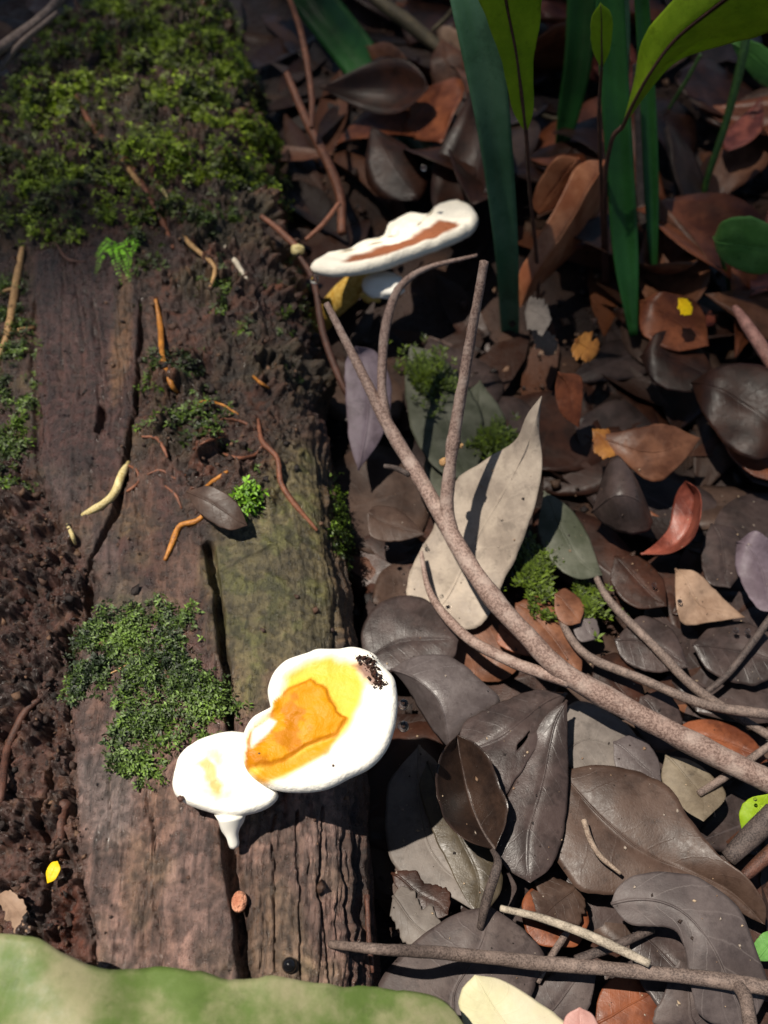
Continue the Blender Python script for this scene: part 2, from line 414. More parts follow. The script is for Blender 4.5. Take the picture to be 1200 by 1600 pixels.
# ---------------------------------------------------------------- tubes (twigs, roots, stems)
def tube_mesh(name, pts, ns=10, rough=0.12, step=None, seed=0, knots=()):
    """pts: (x,y,z,r)"""
    pts = np.array(pts, float)
    L = np.sum(np.linalg.norm(np.diff(pts[:, :3], axis=0), axis=1))
    n = int(np.clip(L / (step or max(0.0012, pts[:, 3].mean() * 0.7)), 6, 160))
    Q = spline(pts, n); X = Q[:, :3]; r = np.maximum(Q[:, 3], 2e-4)
    T = np.gradient(X, axis=0); T /= np.linalg.norm(T, axis=1, keepdims=True) + 1e-12
    nrm = np.cross(T[0], [0.3, 0.2, 0.93]); nrm /= np.linalg.norm(nrm) + 1e-9
    out = []; ang = np.linspace(0, 2 * math.pi, ns, endpoint=False)
    s = np.linspace(0, L, n)
    for i in range(n):
        nrm = nrm - T[i] * np.dot(nrm, T[i]); nrm /= np.linalg.norm(nrm) + 1e-9
        bi = np.cross(T[i], nrm)
        k = 1 + rough * 2 * (fbm(np.cos(ang) * 1.5 + seed * 3.1, s[i] / (r[i] * 4) + np.sin(ang) * 1.5, 3, seed) - 0.5)
        for kp, kr in knots: k = k + kr * math.exp(-((s[i] / L - kp) * L / (r[i] * 1.2)) ** 2)
        out.append(X[i] + (np.cos(ang)[:, None] * nrm + np.sin(ang)[:, None] * bi) * (r[i] * k)[:, None])
    V = np.vstack(out + [X[0] - T[0] * r[0] * 0.25, X[-1] + T[-1] * r[-1] * 0.25])
    Fq = gridfaces(n, ns, True); a, b = n * ns, n * ns + 1
    caps = [[a, (j + 1) % ns, j, j] for j in range(ns)] + [[b, (n - 1) * ns + j, (n - 1) * ns + (j + 1) % ns, (n - 1) * ns + (j + 1) % ns] for j in range(ns)]
    me = bpy.data.meshes.new(name)
    me.from_pydata([tuple(v) for v in V], [], [tuple(f) for f in Fq] + [tuple(f[:3]) for f in caps])
    me.polygons.foreach_set('use_smooth', np.ones(len(me.polygons), bool)); me.update()
    return me
_seed = [0]
def tube(name, spec, mat, parent=None, rough=0.12, ns=10, knots=()):
    """spec: (px, py, z, width_px); z None = lying on the log"""
    pts = []
    for q in spec:
        px, py, z, wp = q
        if z is None:
            p, n = hit(px, py); r = sz(wp, p) / 2; p = p + n * r * 0.5
        elif isinstance(z, tuple):
            p = aty(px, py, z[0]); r = sz(wp, p) / 2
        else:
            p = atz(px, py, z); r = sz(wp, p) / 2
        pts.append((*p, r))
    _seed[0] += 1
    return obj(name, tube_mesh(name, pts, ns, rough, None, _seed[0], knots), mat, parent)

# ---------------------------------------------------------------- traced leaves
def solid(o, th=0.0003):
    md = o.modifiers.new('thickness', 'SOLIDIFY'); md.thickness = th; md.offset = 0
    return o
def leaf(label, base, tip, left, right, mat, mid=None, arch=0.003, ripple=0.0015, name='dead_leaf', mode='z',
         petiole=None, group=None, cat='leaf', rib=0.0006, ribmat=None, parent=None, nv=44, nu=11, curl=0.0, wave=0.0, partname=None, holes=(), ragged=0.05):
    un = atz if mode == 'z' else aty
    zb, zt = base[2], tip[2]
    def conv(lst):
        full = [base] + list(lst) + [tip]; n = len(full); o = []
        for i, q in enumerate(full):
            z = q[2] if len(q) > 2 else zb + (zt - zb) * i / (n - 1)
            o.append(un(q[0], q[1], z))
        return spline(o, nv)
    L, R = conv(left), conv(right)
    M = conv(mid) if mid is not None else (L + R) / 2
    for k_, E in enumerate((L, R)):
        e_ = 1 + ragged * 2 * (fbm(np.arange(nv) * 0.35, np.full(nv, 3.3 * k_), 3, _seed[0] + 5) - 0.5) * np.sin(np.linspace(0, math.pi, nv)) ** 0.3
        E[:] = M + (E - M) * e_[:, None]
    nn = np.cross(R[nv // 2] - L[nv // 2], M[-1] - M[0]); nn = nn / (np.linalg.norm(nn) + 1e-9)
    if np.dot(nn, CP - M[nv // 2]) < 0: nn = -nn
    Wd = float(np.linalg.norm(R - L, axis=1).max()); arch = float(np.clip(arch, -.07 * Wd, .05 * Wd)); ripple = min(ripple, .05 * Wd)
    bow = rng.normal() * .05 * float(np.linalg.norm(M[-1] - M[0])) if nv == 44 and mode == 'z' and Wd < .05 else 0.0
    us = np.linspace(-1, 1, 2 * nu + 1); vs = np.linspace(0, 1, nv)
    _seed[0] += 1; sd = _seed[0]
    rows = []; uv = []
    for j in range(nv):
        for u in us:
            e = L[j] if u < 0 else R[j]; p = M[j] + (e - M[j]) * abs(u)
            wj = np.linalg.norm(R[j] - L[j]) / 2
            hgt = arch * (1 - u * u) * math.sin(math.pi * vs[j]) ** 0.5 + curl * abs(u) ** 3 * math.sin(math.pi * vs[j]) - 0.10 * wj * math.exp(-(u / 0.12) ** 2) * 0.3
            hgt += abs(bow) * (vs[j] - 0.4) ** 2 * 2.0
            hgt += wave * math.sin(vs[j] * 17 + sd + 1.7 * u) * abs(u) ** 2
            rows.append(p + nn * hgt); uv.append((u * 0.5 + 0.5, vs[j]))
    V = np.array(rows)
    V += nn * (ripple * 2.2 * (fbm(V[:, 0] * 38 + sd, V[:, 1] * 38 + V[:, 2] * 38, 2, sd) - 0.5))[:, None]
    V += nn * (0.0003 * (fbm(V[:, 0] * 220 + sd, V[:, 1] * 220 + V[:, 2] * 220, 2, sd) - 0.5))[:, None]
    # slightly uneven margin
    GF = gridfaces(nv, 2 * nu + 1)
    if holes:
        fc = np.array(uv)[GF].mean(1); kp_ = np.ones(len(GF), bool)
        for hu, hv, ru, rv in holes: kp_ &= ((fc[:, 0] - hu) / ru) ** 2 + ((fc[:, 1] - hv) / rv) ** 2 > 1
        GF = GF[kp_]
    o = solid(obj(partname or name, mesh(name, V, GF, None, uv), mat, parent))
    if parent is None: tag(o, label, cat, group)
    G = V.reshape(nv, 2 * nu + 1, 3)[:, nu]
    if rib:
        obj('midrib', tube_mesh('midrib', [(*(G[i] + nn * 0.0001), rib * (1.15 - i / (nv - 1))) for i in range(0, nv, 6)], 6, 0.05, 0.003), ribmat or mat, o)
    if petiole:
        pts = [(*un(q[0], q[1], q[2]), sz(q[3], un(q[0], q[1], q[2])) / 2) for q in petiole]
        obj('petiole', tube_mesh('petiole', pts, 8, 0.12, None, sd), ribmat or M_bark3, o)
    return o

# ---------------------------------------------------------------- leaf colours
LM = {
 'charcoal': leafmat('charcoal', S(77, 64, 61), S(54, 45, 43), S(120, 112, 114), 0.34, 0.3),
 'slate': leafmat('slate', S(102, 93, 92), S(80, 71, 70), S(150, 142, 146), 0.36, 0.25),
 'plum': leafmat('plum', S(95, 83, 79), S(72, 61, 59), S(138, 126, 124), 0.5, 0.35, spot=0.75),
 'veined': leafmat('veined', S(98, 88, 86), S(76, 67, 66), S(150, 140, 136), 0.5, 0.8, nveins=6, spot=0.5),
 'khaki': leafmat('khaki', S(132, 120, 102), S(104, 92, 76), S(150, 138, 120), 0.5, 0.25, spot=0.8),
 'caramel': leafmat('caramel', S(205, 138, 98), S(170, 100, 64), S(215, 155, 115), 0.4, 0.15, spot=0.3),
 'umber': leafmat('umber', S(86, 67, 57), S(64, 48, 40), S(110, 92, 84), 0.42, 0.2),
 'darkgloss': leafmat('darkgloss', S(62, 46, 38), S(42, 32, 28), S(88, 70, 60), 0.28, 0.3),
 'palegrey': leafmat('palegrey', S(126, 117, 110), S(102, 94, 88), S(168, 160, 152), 0.5, 0.25),
 'taupe': leafmat('taupe', S(190, 175, 158), S(160, 146, 132), S(205, 190, 172), 0.55, 0.35, spot=0.55),
 'olive': leafmat('olive', S(86, 76, 60), S(66, 58, 46), S(108, 98, 78), 0.35, 0.3),
 'violet': leafmat('violet', S(126, 112, 122), S(98, 84, 92), S(140, 124, 130), 0.5, 0.2),
 'brown': leafmat('brown', S(134, 90, 66), S(94, 58, 40), S(170, 118, 88), 0.4, 0.25),
 'rust': leafmat('rust', S(142, 82, 52), S(96, 50, 30), S(185, 115, 70), 0.38, 0.2),
 'redbrown': leafmat('redbrown', S(150, 82, 66), S(92, 42, 32), S(180, 110, 92), 0.36, 0.2),
 'tan': leafmat('tan', S(166, 138, 116), S(130, 102, 82), S(205, 175, 148), 0.5, 0.25),
 'darkbrown': leafmat('darkbrown', S(66, 39, 28), S(42, 25, 18), S(95, 64, 50), 0.4, 0.25),
 'mossgrey': leafmat('mossgrey', S(96, 98, 84), S(70, 74, 58), S(112, 114, 96), 0.5, 0.25),
 'ochre': leafmat('ochre', S(190, 130, 62), S(140, 84, 38), S(205, 150, 84), 0.45, 0.2),
 'green': leafmat('green', S(168, 200, 44, 0.9), S(146, 182, 34, 0.9), S(120, 165, 50), 0.4, 0.2, trans=0.4, mid=S(60, 32, 20), nveins=14),
 'greenround': leafmat('greenround', S(128, 186, 100), S(104, 164, 80), S(100, 150, 80), 0.35, 0.3, trans=0.25),
 'strap': leafmat('strap', S(54, 112, 52), S(40, 90, 40), S(70, 112, 80), 0.32, 0.12, nveins=1, trans=0.2, scale=25),
 'strapblue': leafmat('strapblue', S(96, 138, 106), S(72, 116, 82), S(100, 134, 116), 0.3, 0.15, nveins=1, trans=0.15, scale=25),
 'mottle': leafmat('mottle', S(160, 155, 118), S(98, 120, 58), S(175, 172, 138), 0.5, 0.12, spot=0.35, scale=38),
 'cream': leafmat('cream', S(226, 214, 184), S(212, 206, 164), S(220, 205, 160), 0.5, 0.2, spot=0.25, scale=30),
 'petal': leafmat('petal', S(250, 215, 10, 0.9), S(240, 190, 5, 0.9), S(250, 210, 40), 0.4, 0.2, trans=0.2),
}
lf = leaf
# --- litter beside the log, sunlit
lf('dark grey wet leaf flat against the log flank above the shiny grey leaf', (568, 1032, .014), (716, 1000, .018), [(566, 985), (590, 945), (640, 930), (690, 955)], [(600, 1050), (650, 1046), (705, 1032)], LM['charcoal'], mid=[(620, 1005), (670, 1000)], arch=.003)
lf('shiny slate grey leaf bent over beside the mushroom shelf', (612, 1046, .018), (704, 1172, .016), [(650, 1026, .024), (700, 1026, .026), (752, 1062, .026), (780, 1098, .022), (730, 1128, .020)], [(632, 1068, .016), (648, 1095, .012), (672, 1135, .010)], LM['slate'], mid=[(650, 1060, .024), (690, 1100, .024)], arch=.004, ripple=.001)
lf('pale grey papery leaf under the glossy cupped leaf, nibbled along its lower edge', (655, 1165, .008), (742, 1425, .010), [(612, 1215), (602, 1260), (606, 1330), (640, 1375), (690, 1395)], [(690, 1200), (712, 1260), (735, 1320), (765, 1385)], LM['palegrey'], arch=.001, ripple=.001)
lf('olive brown flat leaf wedged below the cupped leaf', (668, 1190, .013), (742, 1424, .016), [(655, 1230), (672, 1290), (700, 1350), (725, 1400)], [(720, 1230), (752, 1300), (785, 1370), (768, 1415)], LM['olive'], arch=.001, ripple=.0008)
lf('dark grey leaf with whitish flecks hanging beside the cupped leaf', (884, 1096, .030), (826, 1380, .018), [(850, 1120), (826, 1165), (800, 1230, .026), (772, 1290, .024), (786, 1352, .02)], [(886, 1150), (888, 1220), (880, 1300), (858, 1356)], LM['charcoal'], arch=.005, ripple=.001)
lf('dark grey leaf half with a torn hole joining the flecked leaf', (886, 1082, .026), (716, 1170, .022), [(840, 1078), (800, 1090), (760, 1108), (724, 1130)], [(850, 1150, .026), (812, 1210, .026), (760, 1280, .024), (722, 1240)], LM['charcoal'], arch=.003, mid=[(850, 1100), (790, 1150), (745, 1170)], holes=((.72, .42, .035, .06),), nu=18, nv=60)
lf('glossy dark brown cupped leaf with rolled rim and bent stalk', (772, 1328, .030), (712, 1152, .034), [(735, 1320, .036), (695, 1285, .040), (678, 1235, .041), (688, 1180, .040)], [(788, 1290, .034), (788, 1255, .035), (768, 1205, .036), (742, 1165, .037)], LM['darkgloss'], mid=[(752, 1290, .028), (734, 1235, .027), (720, 1185, .030)], arch=-.003, ripple=.004, curl=.003,
   petiole=[(768, 1326, .030, 7), (778, 1345, .036, 13), (773, 1368, .036, 16), (760, 1408, .030, 16), (750, 1450, .0225, 11)], ribmat=M_bark3, wave=.001)
lf('dusty grey purple rounded leaf under the long bottom twig', (716, 1600, .020), (768, 1418, .020), [(640, 1600), (592, 1545), (640, 1480), (690, 1440), (730, 1422)], [(800, 1600), (835, 1545), (850, 1492), (825, 1458), (796, 1435)], LM['plum'], arch=.003, ripple=.0015)
lf('large smooth brown leaf with wavy right margin below the forked branch', (876, 1206, .018), (1196, 1444, .020), [(925, 1196, .020), (985, 1202, .022), (1045, 1232, .024), (1086, 1288, .026), (1122, 1335, .028), (1165, 1368, .030), (1196, 1412, .026)], [(866, 1290), (866, 1340), (905, 1388), (960, 1398), (1040, 1395), (1120, 1400), (1165, 1430)], LM['umber'], mid=[(930, 1270), (1000, 1330), (1080, 1365), (1140, 1395)], arch=.003, ripple=.0014)
lf('grey purple veined leaf folded over the long bottom twig', (955, 1412, .028), (1170, 1612, .024), [(966, 1385, .029), (1005, 1364, .031), (1080, 1368, .033), (1148, 1412, .034), (1184, 1490, .032), (1200, 1545, .028)], [(985, 1444, .028), (1045, 1450, .030), (1068, 1476, .031), (1078, 1530, .030), (1098, 1590, .026)], LM['veined'], mid=[(1010, 1405, .031), (1065, 1425, .033), (1112, 1480, .034), (1145, 1550, .029)], arch=.0008, ripple=.0016, nv=50)
lf('dark plum leaf shaded under the veined leaf', (990, 1450, .012), (1130, 1600, .010), [(1040, 1440), (1090, 1470), (1130, 1530)], [(985, 1490), (1010, 1550), (1060, 1600)], LM['charcoal'], arch=.002)
lf('grey leaf tip at the lower edge beside the reddish gap', (1085, 1600, .014), (1062, 1500, .022), [(1020, 1600), (1035, 1555), (1048, 1520)], [(1140, 1600), (1120, 1550), (1085, 1515)], LM['plum'], arch=.003)
lf('dusty grey torn leaf beneath the long bottom twig', (850, 1600, .012), (928, 1505, .016), [(790, 1590), (835, 1545), (880, 1510)], [(905, 1600), (922, 1570), (930, 1530)], LM['plum'], arch=.001)
lf('rust red wet leaf deep in the gap below the bottom twig', (930, 1600, .006), (1040, 1525, .006), [(935, 1560), (955, 1530), (1000, 1520)], [(980, 1620), (1030, 1600), (1050, 1560)], LM['rust'], arch=.001)
lf('whitish grey leaf scrap with nibbled brown edge near the log base', (614, 1400, .012), (720, 1465, .014), [(630, 1385), (655, 1405), (685, 1438)], [(612, 1440), (640, 1485), (690, 1490)], LM['palegrey'], arch=.004, ragged=.45)
lf('brown rotten leaf scrap near the log base', (612, 1365, .009), (700, 1430, .013), [(640, 1360), (672, 1378), (702, 1395)], [(625, 1400), (650, 1425), (685, 1435)], LM['darkbrown'], arch=.003, ripple=.004, ragged=.45)
lf('rust brown torn leaf between the grey leaves', (850, 1375, .008), (880, 1480, .010), [(820, 1400), (815, 1440), (840, 1475)], [(890, 1390), (920, 1430), (905, 1475)], LM['rust'], arch=.002, ripple=.003)
lf('dull brown crumpled leaf between the grey leaves', (900, 1385, .012), (838, 1440, .016), [(860, 1372), (835, 1395)], [(915, 1420), (880, 1450)], LM['umber'], arch=.005, ripple=.004, ragged=.45)
# --- under and behind the forked branch
lf('tall pale taupe leaf with pointed tip leaning behind the forked branch', (668, 972, .012), (848, 620, .085), [(636, 930, .012), (648, 880, .018), (680, 815, .030), (712, 755, .040), (758, 718, .052), (806, 688, .066), (826, 650, .078)], [(744, 980, .012), (790, 902, .022), (815, 850, .036), (836, 790, .05), (848, 730, .062), (843, 672, .074)], LM['taupe'], mid=[(706, 925, .012), (742, 850, .026), (780, 785, .044), (818, 715, .062), (840, 655, .078)], arch=.002, ripple=.0012, wave=.0008)
lf('grey violet leaf standing in shade along the log flank', (560, 735, .02), (556, 540, .05), [(546, 690), (540, 620), (540, 565)], [(598, 680), (612, 610), (590, 552)], LM['violet'], arch=.004)
lf('mossy grey leaf slanting behind the forked branch', (640, 545, .02), (735, 755, .016), [(690, 560), (745, 630), (755, 700)], [(632, 610), (650, 690), (690, 745)], LM['mossgrey'], arch=.004, ripple=.002)
lf('dull olive leaf tucked behind the pale taupe leaf', (750, 600, .014), (700, 800, .012), [(700, 640), (665, 720), (672, 770)], [(790, 660), (780, 730), (740, 790)], LM['mossgrey'], arch=.003)
lf('small grey brown curled leaf at the log edge', (574, 800, .026), (664, 838, .022), [(590, 790), (625, 798)], [(580, 838), (620, 846)], LM['umber'], arch=.006)
lf('mossy grey bark-like leaf right of the pale taupe leaf', (850, 768, .022), (940, 900, .016), [(885, 790), (915, 830)], [(842, 830), (870, 885), (905, 905)], LM['mossgrey'], arch=.006, ripple=.002)
lf('orange brown leaf strip lying beneath the forked branch', (805, 945, .012), (905, 1065, .010), [(850, 930), (890, 985), (908, 1030)], [(805, 985), (840, 1020), (875, 1055)], LM['brown'], arch=.004)
lf('small orange brown leaf piece beside the moss clump', (866, 930, .018), (905, 975, .016), [(885, 920), (912, 945)], [(868, 960), (885, 978)], LM['brown'], arch=.002)
lf('grey sliver of leaf beside the thin twigs', (905, 950, .014), (930, 1000, .012), [(925, 958), (936, 985)], [(895, 975), (905, 1002)], LM['slate'], arch=.002)
lf('small rust leaf corner behind the branch fork', (780, 978, .012), (840, 1030, .012), [(805, 975), (835, 1000)], [(778, 1005), (805, 1020)], LM['rust'], arch=.001)
lf('broad grey taupe leaf under the thick branch end', (880, 1190, .014), (1010, 1205, .014), [(875, 1130), (900, 1095), (950, 1110), (995, 1150)], [(910, 1215), (950, 1225), (985, 1222)], LM['palegrey'], arch=.004)
lf('small grey leaf against the thick branch end', (958, 1160, .017), (1032, 1225, .016), [(990, 1150), (1025, 1180)], [(962, 1200), (990, 1225)], LM['slate'], arch=.003)
lf('grey khaki leaf with dark blotches under the thick branch', (1040, 1180, .014), (1098, 1286, .020), [(1085, 1190), (1125, 1225), (1132, 1250)], [(1034, 1215), (1052, 1245), (1075, 1270)], LM['khaki'], arch=.002)
lf('crumpled orange brown leaf above the thick branch end', (1048, 1150, .012), (1198, 1190, .014), [(1075, 1128), (1120, 1126), (1170, 1150)], [(1080, 1170), (1130, 1192), (1170, 1200)], LM['rust'], arch=.005, ripple=.004)
lf('dark slate leaf between the two thin twigs', (960, 1000, .012), (1075, 1045, .012), [(1000, 965), (1050, 985)], [(975, 1030), (1020, 1050)], LM['charcoal'], arch=.003)
lf('dark umber leaf left of the thin crossing twigs', (930, 1030, .008), (1010, 1110, .008), [(965, 1020), (1000, 1060)], [(925, 1075), (955, 1115)], LM['darkbrown'], arch=.003)
lf('grey leaf beneath the thick branch end', (1000, 1090, .010), (1060, 1170, .010), [(1040, 1080), (1065, 1120)], [(990, 1130), (1020, 1170)], LM['charcoal'], arch=.003)
# --- shaded litter further back
lf('long orange brown leaf curled upright beside the strap leaves', (946, 250, .49), (812, 480, .42), [(905, 258, .475), (868, 320, .455), (830, 390, .435), (808, 440, .425)], [(938, 320, .495), (905, 385, .47), (850, 440, .44)], LM['caramel'], mode='y', mid=[(915, 295, .465), (870, 370, .445), (830, 430, .427)], arch=.010, ripple=.001)
lf('smaller orange brown leaf behind the long curled leaf', (905, 246, .50), (842, 335, .49), [(870, 246), (840, 290), (832, 320)], [(908, 280), (885, 315)], LM['caramel'], mode='y', arch=.004)
lf('crescent red brown leaf curled up on the dark litter', (1002, 866, .014), (1072, 752, .030), [(1040, 830, .014), (1052, 790, .018), (1060, 765, .024)], [(1050, 862, .022), (1085, 835, .036), (1096, 795, .042), (1090, 765, .038)], LM['redbrown'], mid=[(1044, 848, .014), (1072, 812, .020), (1080, 775, .026)], arch=-.004, ripple=.001)
lf('tan leaf with a pointed end on the dark litter', (1055, 890, .018), (1162, 966, .016), [(1090, 895, .022), (1130, 935)], [(1056, 940, .022), (1068, 975), (1110, 972)], LM['tan'], arch=.006)
lf('dark leaf folded into a tent shape', (925, 800, .020), (1020, 815, .020), [(955, 715, .034), (985, 735, .036), (1008, 780, .028)], [(950, 822), (985, 834), (1012, 830)], LM['charcoal'], mid=[(960, 775, .036), (995, 782, .034)], arch=.006)
lf('brown leaf draped over the tent shaped leaf', (928, 682, .026), (1088, 690, .024), [(980, 672, .034), (1040, 664, .034)], [(965, 716, .026), (1020, 752, .024), (1060, 730)], LM['brown'], arch=.004)
lf('hanging rust leaf with pointed lower end', (872, 582, .045), (900, 668, .022), [(868, 610), (875, 645)], [(908, 590), (908, 635)], LM['rust'], arch=.003)
lf('pink brown leaf standing among the back litter', (572, 72, .70), (668, 160, .64), [(610, 68), (650, 110)], [(590, 105), (630, 145)], LM['brown'], mode='y', arch=.008)
lf('second pink brown leaf beside the wide strap leaf', (690, 60, .68), (718, 195, .62), [(672, 100), (690, 155)], [(728, 90), (732, 150)], LM['brown'], mode='y', arch=.006)
lf('pale pink brown leaf behind the wide strap leaf', (680, 40, .74), (740, 130, .68), [(690, 80), (715, 115)], [(710, 45), (740, 85)], LM['tan'], mode='y', arch=.006)
lf('large dark brown leaf arching over the right litter', (1080, 600, .03), (1230, 690, .03), [(1120, 575, .045), (1180, 570, .05), (1230, 600, .05)], [(1100, 650, .035), (1140, 700, .03), (1190, 720, .03)], LM['darkbrown'], arch=.004)
lf('rust orange leaf under the large dark leaf', (1130, 670, .022), (1230, 760, .020), [(1170, 660, .028), (1220, 700)], [(1140, 710), (1180, 745)], LM['rust'], arch=.004)
lf('wide brown leaf lying behind the rust hanging leaf', (1000, 560, .024), (1120, 600, .026), [(1030, 520, .034), (1085, 535)], [(1025, 600), (1080, 615)], LM['darkbrown'], arch=.006)
lf('ochre leaf scrap on the dark litter', (925, 672, .030), (965, 712, .026), [(948, 672), (968, 695)], [(930, 700), (945, 715)], LM['ochre'], arch=.002, ragged=.45)
lf('curled ochre leaf scrap beside the strap leaves', (900, 530, .040), (930, 560, .030), [(918, 520), (938, 540)], [(895, 550), (912, 566)], LM['ochre'], arch=.004, ragged=.45)
lf('pale grey leaf scrap beside the strap leaves', (820, 490, .045), (862, 500, .050), [(830, 465), (850, 468)], [(826, 515), (850, 520)], LM['palegrey'], arch=.003, ragged=.45)
lf('tan leaf scrap beside the strap leaves', (830, 515, .036), (868, 555, .030), [(852, 515), (870, 535)], [(835, 540), (850, 556)], LM['tan'], arch=.003, ragged=.45)
lf('amber leaf with a hole and yellow fleck in the right litter', (1000, 470, .035), (1105, 545, .03), [(1040, 455, .045), (1095, 480)], [(1005, 520), (1050, 548)], LM['rust'], arch=.006, ripple=.003)
lf('bright yellow leaf fleck on the amber leaf', (1060, 466, .055), (1080, 492, .052), [(1074, 468), (1082, 480)], [(1060, 482), (1068, 492)], LM['petal'], arch=.001, rib=0, ragged=.45)
lf('upright curled tan brown leaf right of the strap leaves', (1060, 335, .49), (1010, 450, .445), [(1035, 360), (1000, 410)], [(1085, 400), (1060, 450)], LM['brown'], mode='y', arch=.010)
lf('dark plum leaf at the right beneath the pink stem', (1150, 850, .018), (1210, 960, .02), [(1185, 830, .03), (1220, 880)], [(1150, 890), (1180, 950)], LM['violet'], arch=.004)
lf('dark slate leaf right of the crescent leaf', (1110, 820, .016), (1140, 920, .016), [(1150, 830), (1165, 880)], [(1095, 860), (1105, 910)], LM['charcoal'], arch=.003)
lf('black brown wet leaf in the right shade beside the twigs', (1080, 1010, .010), (1230, 1040, .012), [(1120, 975), (1180, 980)], [(1110, 1050), (1180, 1070)], LM['charcoal'], arch=.004)
lf('slate leaf leaning left of the crescent leaf', (960, 870, .012), (1040, 950, .010), [(1000, 870), (1035, 905)], [(955, 910), (990, 950)], LM['darkbrown'], arch=.003)
lf('small brown leaf fragment resting on the log crack', (292, 768, .066), (388, 822, .064), [(330, 760, .073), (370, 785, .07)], [(310, 800, .067), (355, 828, .065)], LM['umber'], arch=.003)
# --- foreground living leaves
lf('mottled olive green leaf across the near log end', (-120, 1640, .085), (740, 1625, .060), [(-60, 1470, .096), (0, 1460, .098), (60, 1470, .097), (130, 1502, .092), (200, 1516, .088), (280, 1514, .088), (345, 1527, .085), (420, 1525, .084), (500, 1538, .080), (600, 1548, .074), (690, 1562, .066)], [(0, 1780, .07), (200, 1800, .07), (400, 1800, .066), (600, 1760, .06)], LM['mottle'], name='green_leaf', mid=[(100, 1650, .095), (350, 1655, .090), (600, 1640, .075)], arch=.004, ripple=.003, nv=90, nu=16, wave=.0018)
lf('cream and green rounded leaf tip beside the mottled leaf', (800, 1680, .045), (742, 1524, .052), [(760, 1660), (722, 1590), (720, 1550)], [(930, 1650), (860, 1580), (790, 1534)], LM['cream'], name='green_leaf', arch=.004, mid=[(800, 1620), (768, 1570)])
lf('pale pink leaf tip at the lower edge', (905, 1640, .050), (905, 1574, .052), [(880, 1620), (884, 1588)], [(935, 1620), (928, 1588)], leafmat('pinktip', S(205, 160, 150), S(190, 140, 130)), name='green_leaf', arch=.004, rib=0)
lf('small green leaf behind the thick twig stub', (1160, 1300, .016), (1200, 1240, .026), [(1155, 1270), (1170, 1248)], [(1190, 1300), (1205, 1270)], LM['green'], name='green_leaf', arch=.002)
lf('small green leaf beside the veined leaf', (1180, 1500, .014), (1215, 1455, .024), [(1178, 1475), (1195, 1456)], [(1205, 1500), (1222, 1480)], LM['greenround'], name='green_leaf', arch=.002)
lf('yellow petal lying on the crumbly wood', (74, 1380, .058), (90, 1346, .060), [(72, 1362), (80, 1348)], [(86, 1374), (94, 1358)], LM['petal'], name='petal', cat='petal', arch=.0012, rib=0)

# ---------------------------------------------------------------- branches and twigs
br = tube('forked_branch', [(1330, 1275, .016, 42), (1200, 1220, .024, 38), (1080, 1160, .030, 36), (960, 1096, .036, 34), (880, 1050, .040, 33), (820, 990, .044, 30), (770, 935, .048, 29), (725, 868, .052, 28), (690, 806, .056, 26), (650, 738, .062, 24), (605, 662, .070, 20), (560, 572, .082, 15), (510, 474, .096, 10)], M_bark, ns=14, rough=0.14, knots=((0.33, 0.12), (0.52, 0.10), (0.2, 0.06)))
tag(br, 'long forked grey brown branch arching over the dead leaves', 'branch')
tube('side_shoot', [(706, 838, .053, 22), (698, 795, .060, 22), (702, 740, .072, 20), (710, 680, .086, 19), (730, 560, .115, 17), (746, 470, .138, 15), (757, 408, .152, 15)], M_bark, br, knots=((0.35, 0.15), (0.02, 0.1)))
tube('side_shoot', [(606, 664, .069, 16), (597, 610, .078, 15), (598, 550, .084, 15), (606, 495, .088, 15), (624, 450, .090, 13), (665, 420, .090, 9), (745, 399, .088, 5)], M_bark, br)
tube('side_shoot', [(890, 1064, .039, 24), (850, 1052, .036, 20), (800, 1034, .032, 19), (735, 1000, .026, 17), (690, 955, .024, 14), (668, 915, .024, 10), (658, 862, .028, 6)], M_bark, br)
tube('stub', [(640, 742, .062, 10), (620, 732, .064, 9), (600, 728, .066, 7)], M_bark3, br)
def blob_mesh(name, c, r, seed=0, sq=(1, 1, 1), amp=0.25, n=10):
    th = np.linspace(0, math.pi, n + 1)[1:-1]; ph = np.linspace(0, 2 * math.pi, n + 4, endpoint=False)
    V = [(0, 0, 1)] + [(math.sin(a) * math.cos(b), math.sin(a) * math.sin(b), math.cos(a)) for a in th for b in ph] + [(0, 0, -1)]
    V = np.array(V, float); k = 1 + amp * 2 * (fbm(V[:, 0] * 1.7 + seed, V[:, 1] * 1.7 + V[:, 2] * 2.3, 3, seed) - 0.5)
    V = V * k[:, None] * np.array(sq) * r + np.array(c); m_ = len(ph); fs = []
    for j in range(m_): fs.append((0, 1 + j, 1 + (j + 1) % m_))
    for i in range(len(th) - 1):
        for j in range(m_):
            a = 1 + i * m_ + j; b = 1 + i * m_ + (j + 1) % m_; fs.append((a, a + m_, b + m_, b))
    e = len(V) - 1; o = 1 + (len(th) - 1) * m_
    for j in range(m_): fs.append((o + j, e, o + (j + 1) % m_))
    me = bpy.data.meshes.new(name); me.from_pydata([tuple(v) for v in V], [], fs)
    me.polygons.foreach_set('use_smooth', np.ones(len(me.polygons), bool)); me.update(); return me
for (px, py, z, wp) in [(694, 722, .076, 14), (719, 696, .082, 10), (800, 745 + 220, .052, 9)][:2]:
    p = atz(px, py, z); obj('bud', blob_mesh('bud', p, sz(wp, p) / 2, int(px), amp=0.4), M_straw, br)

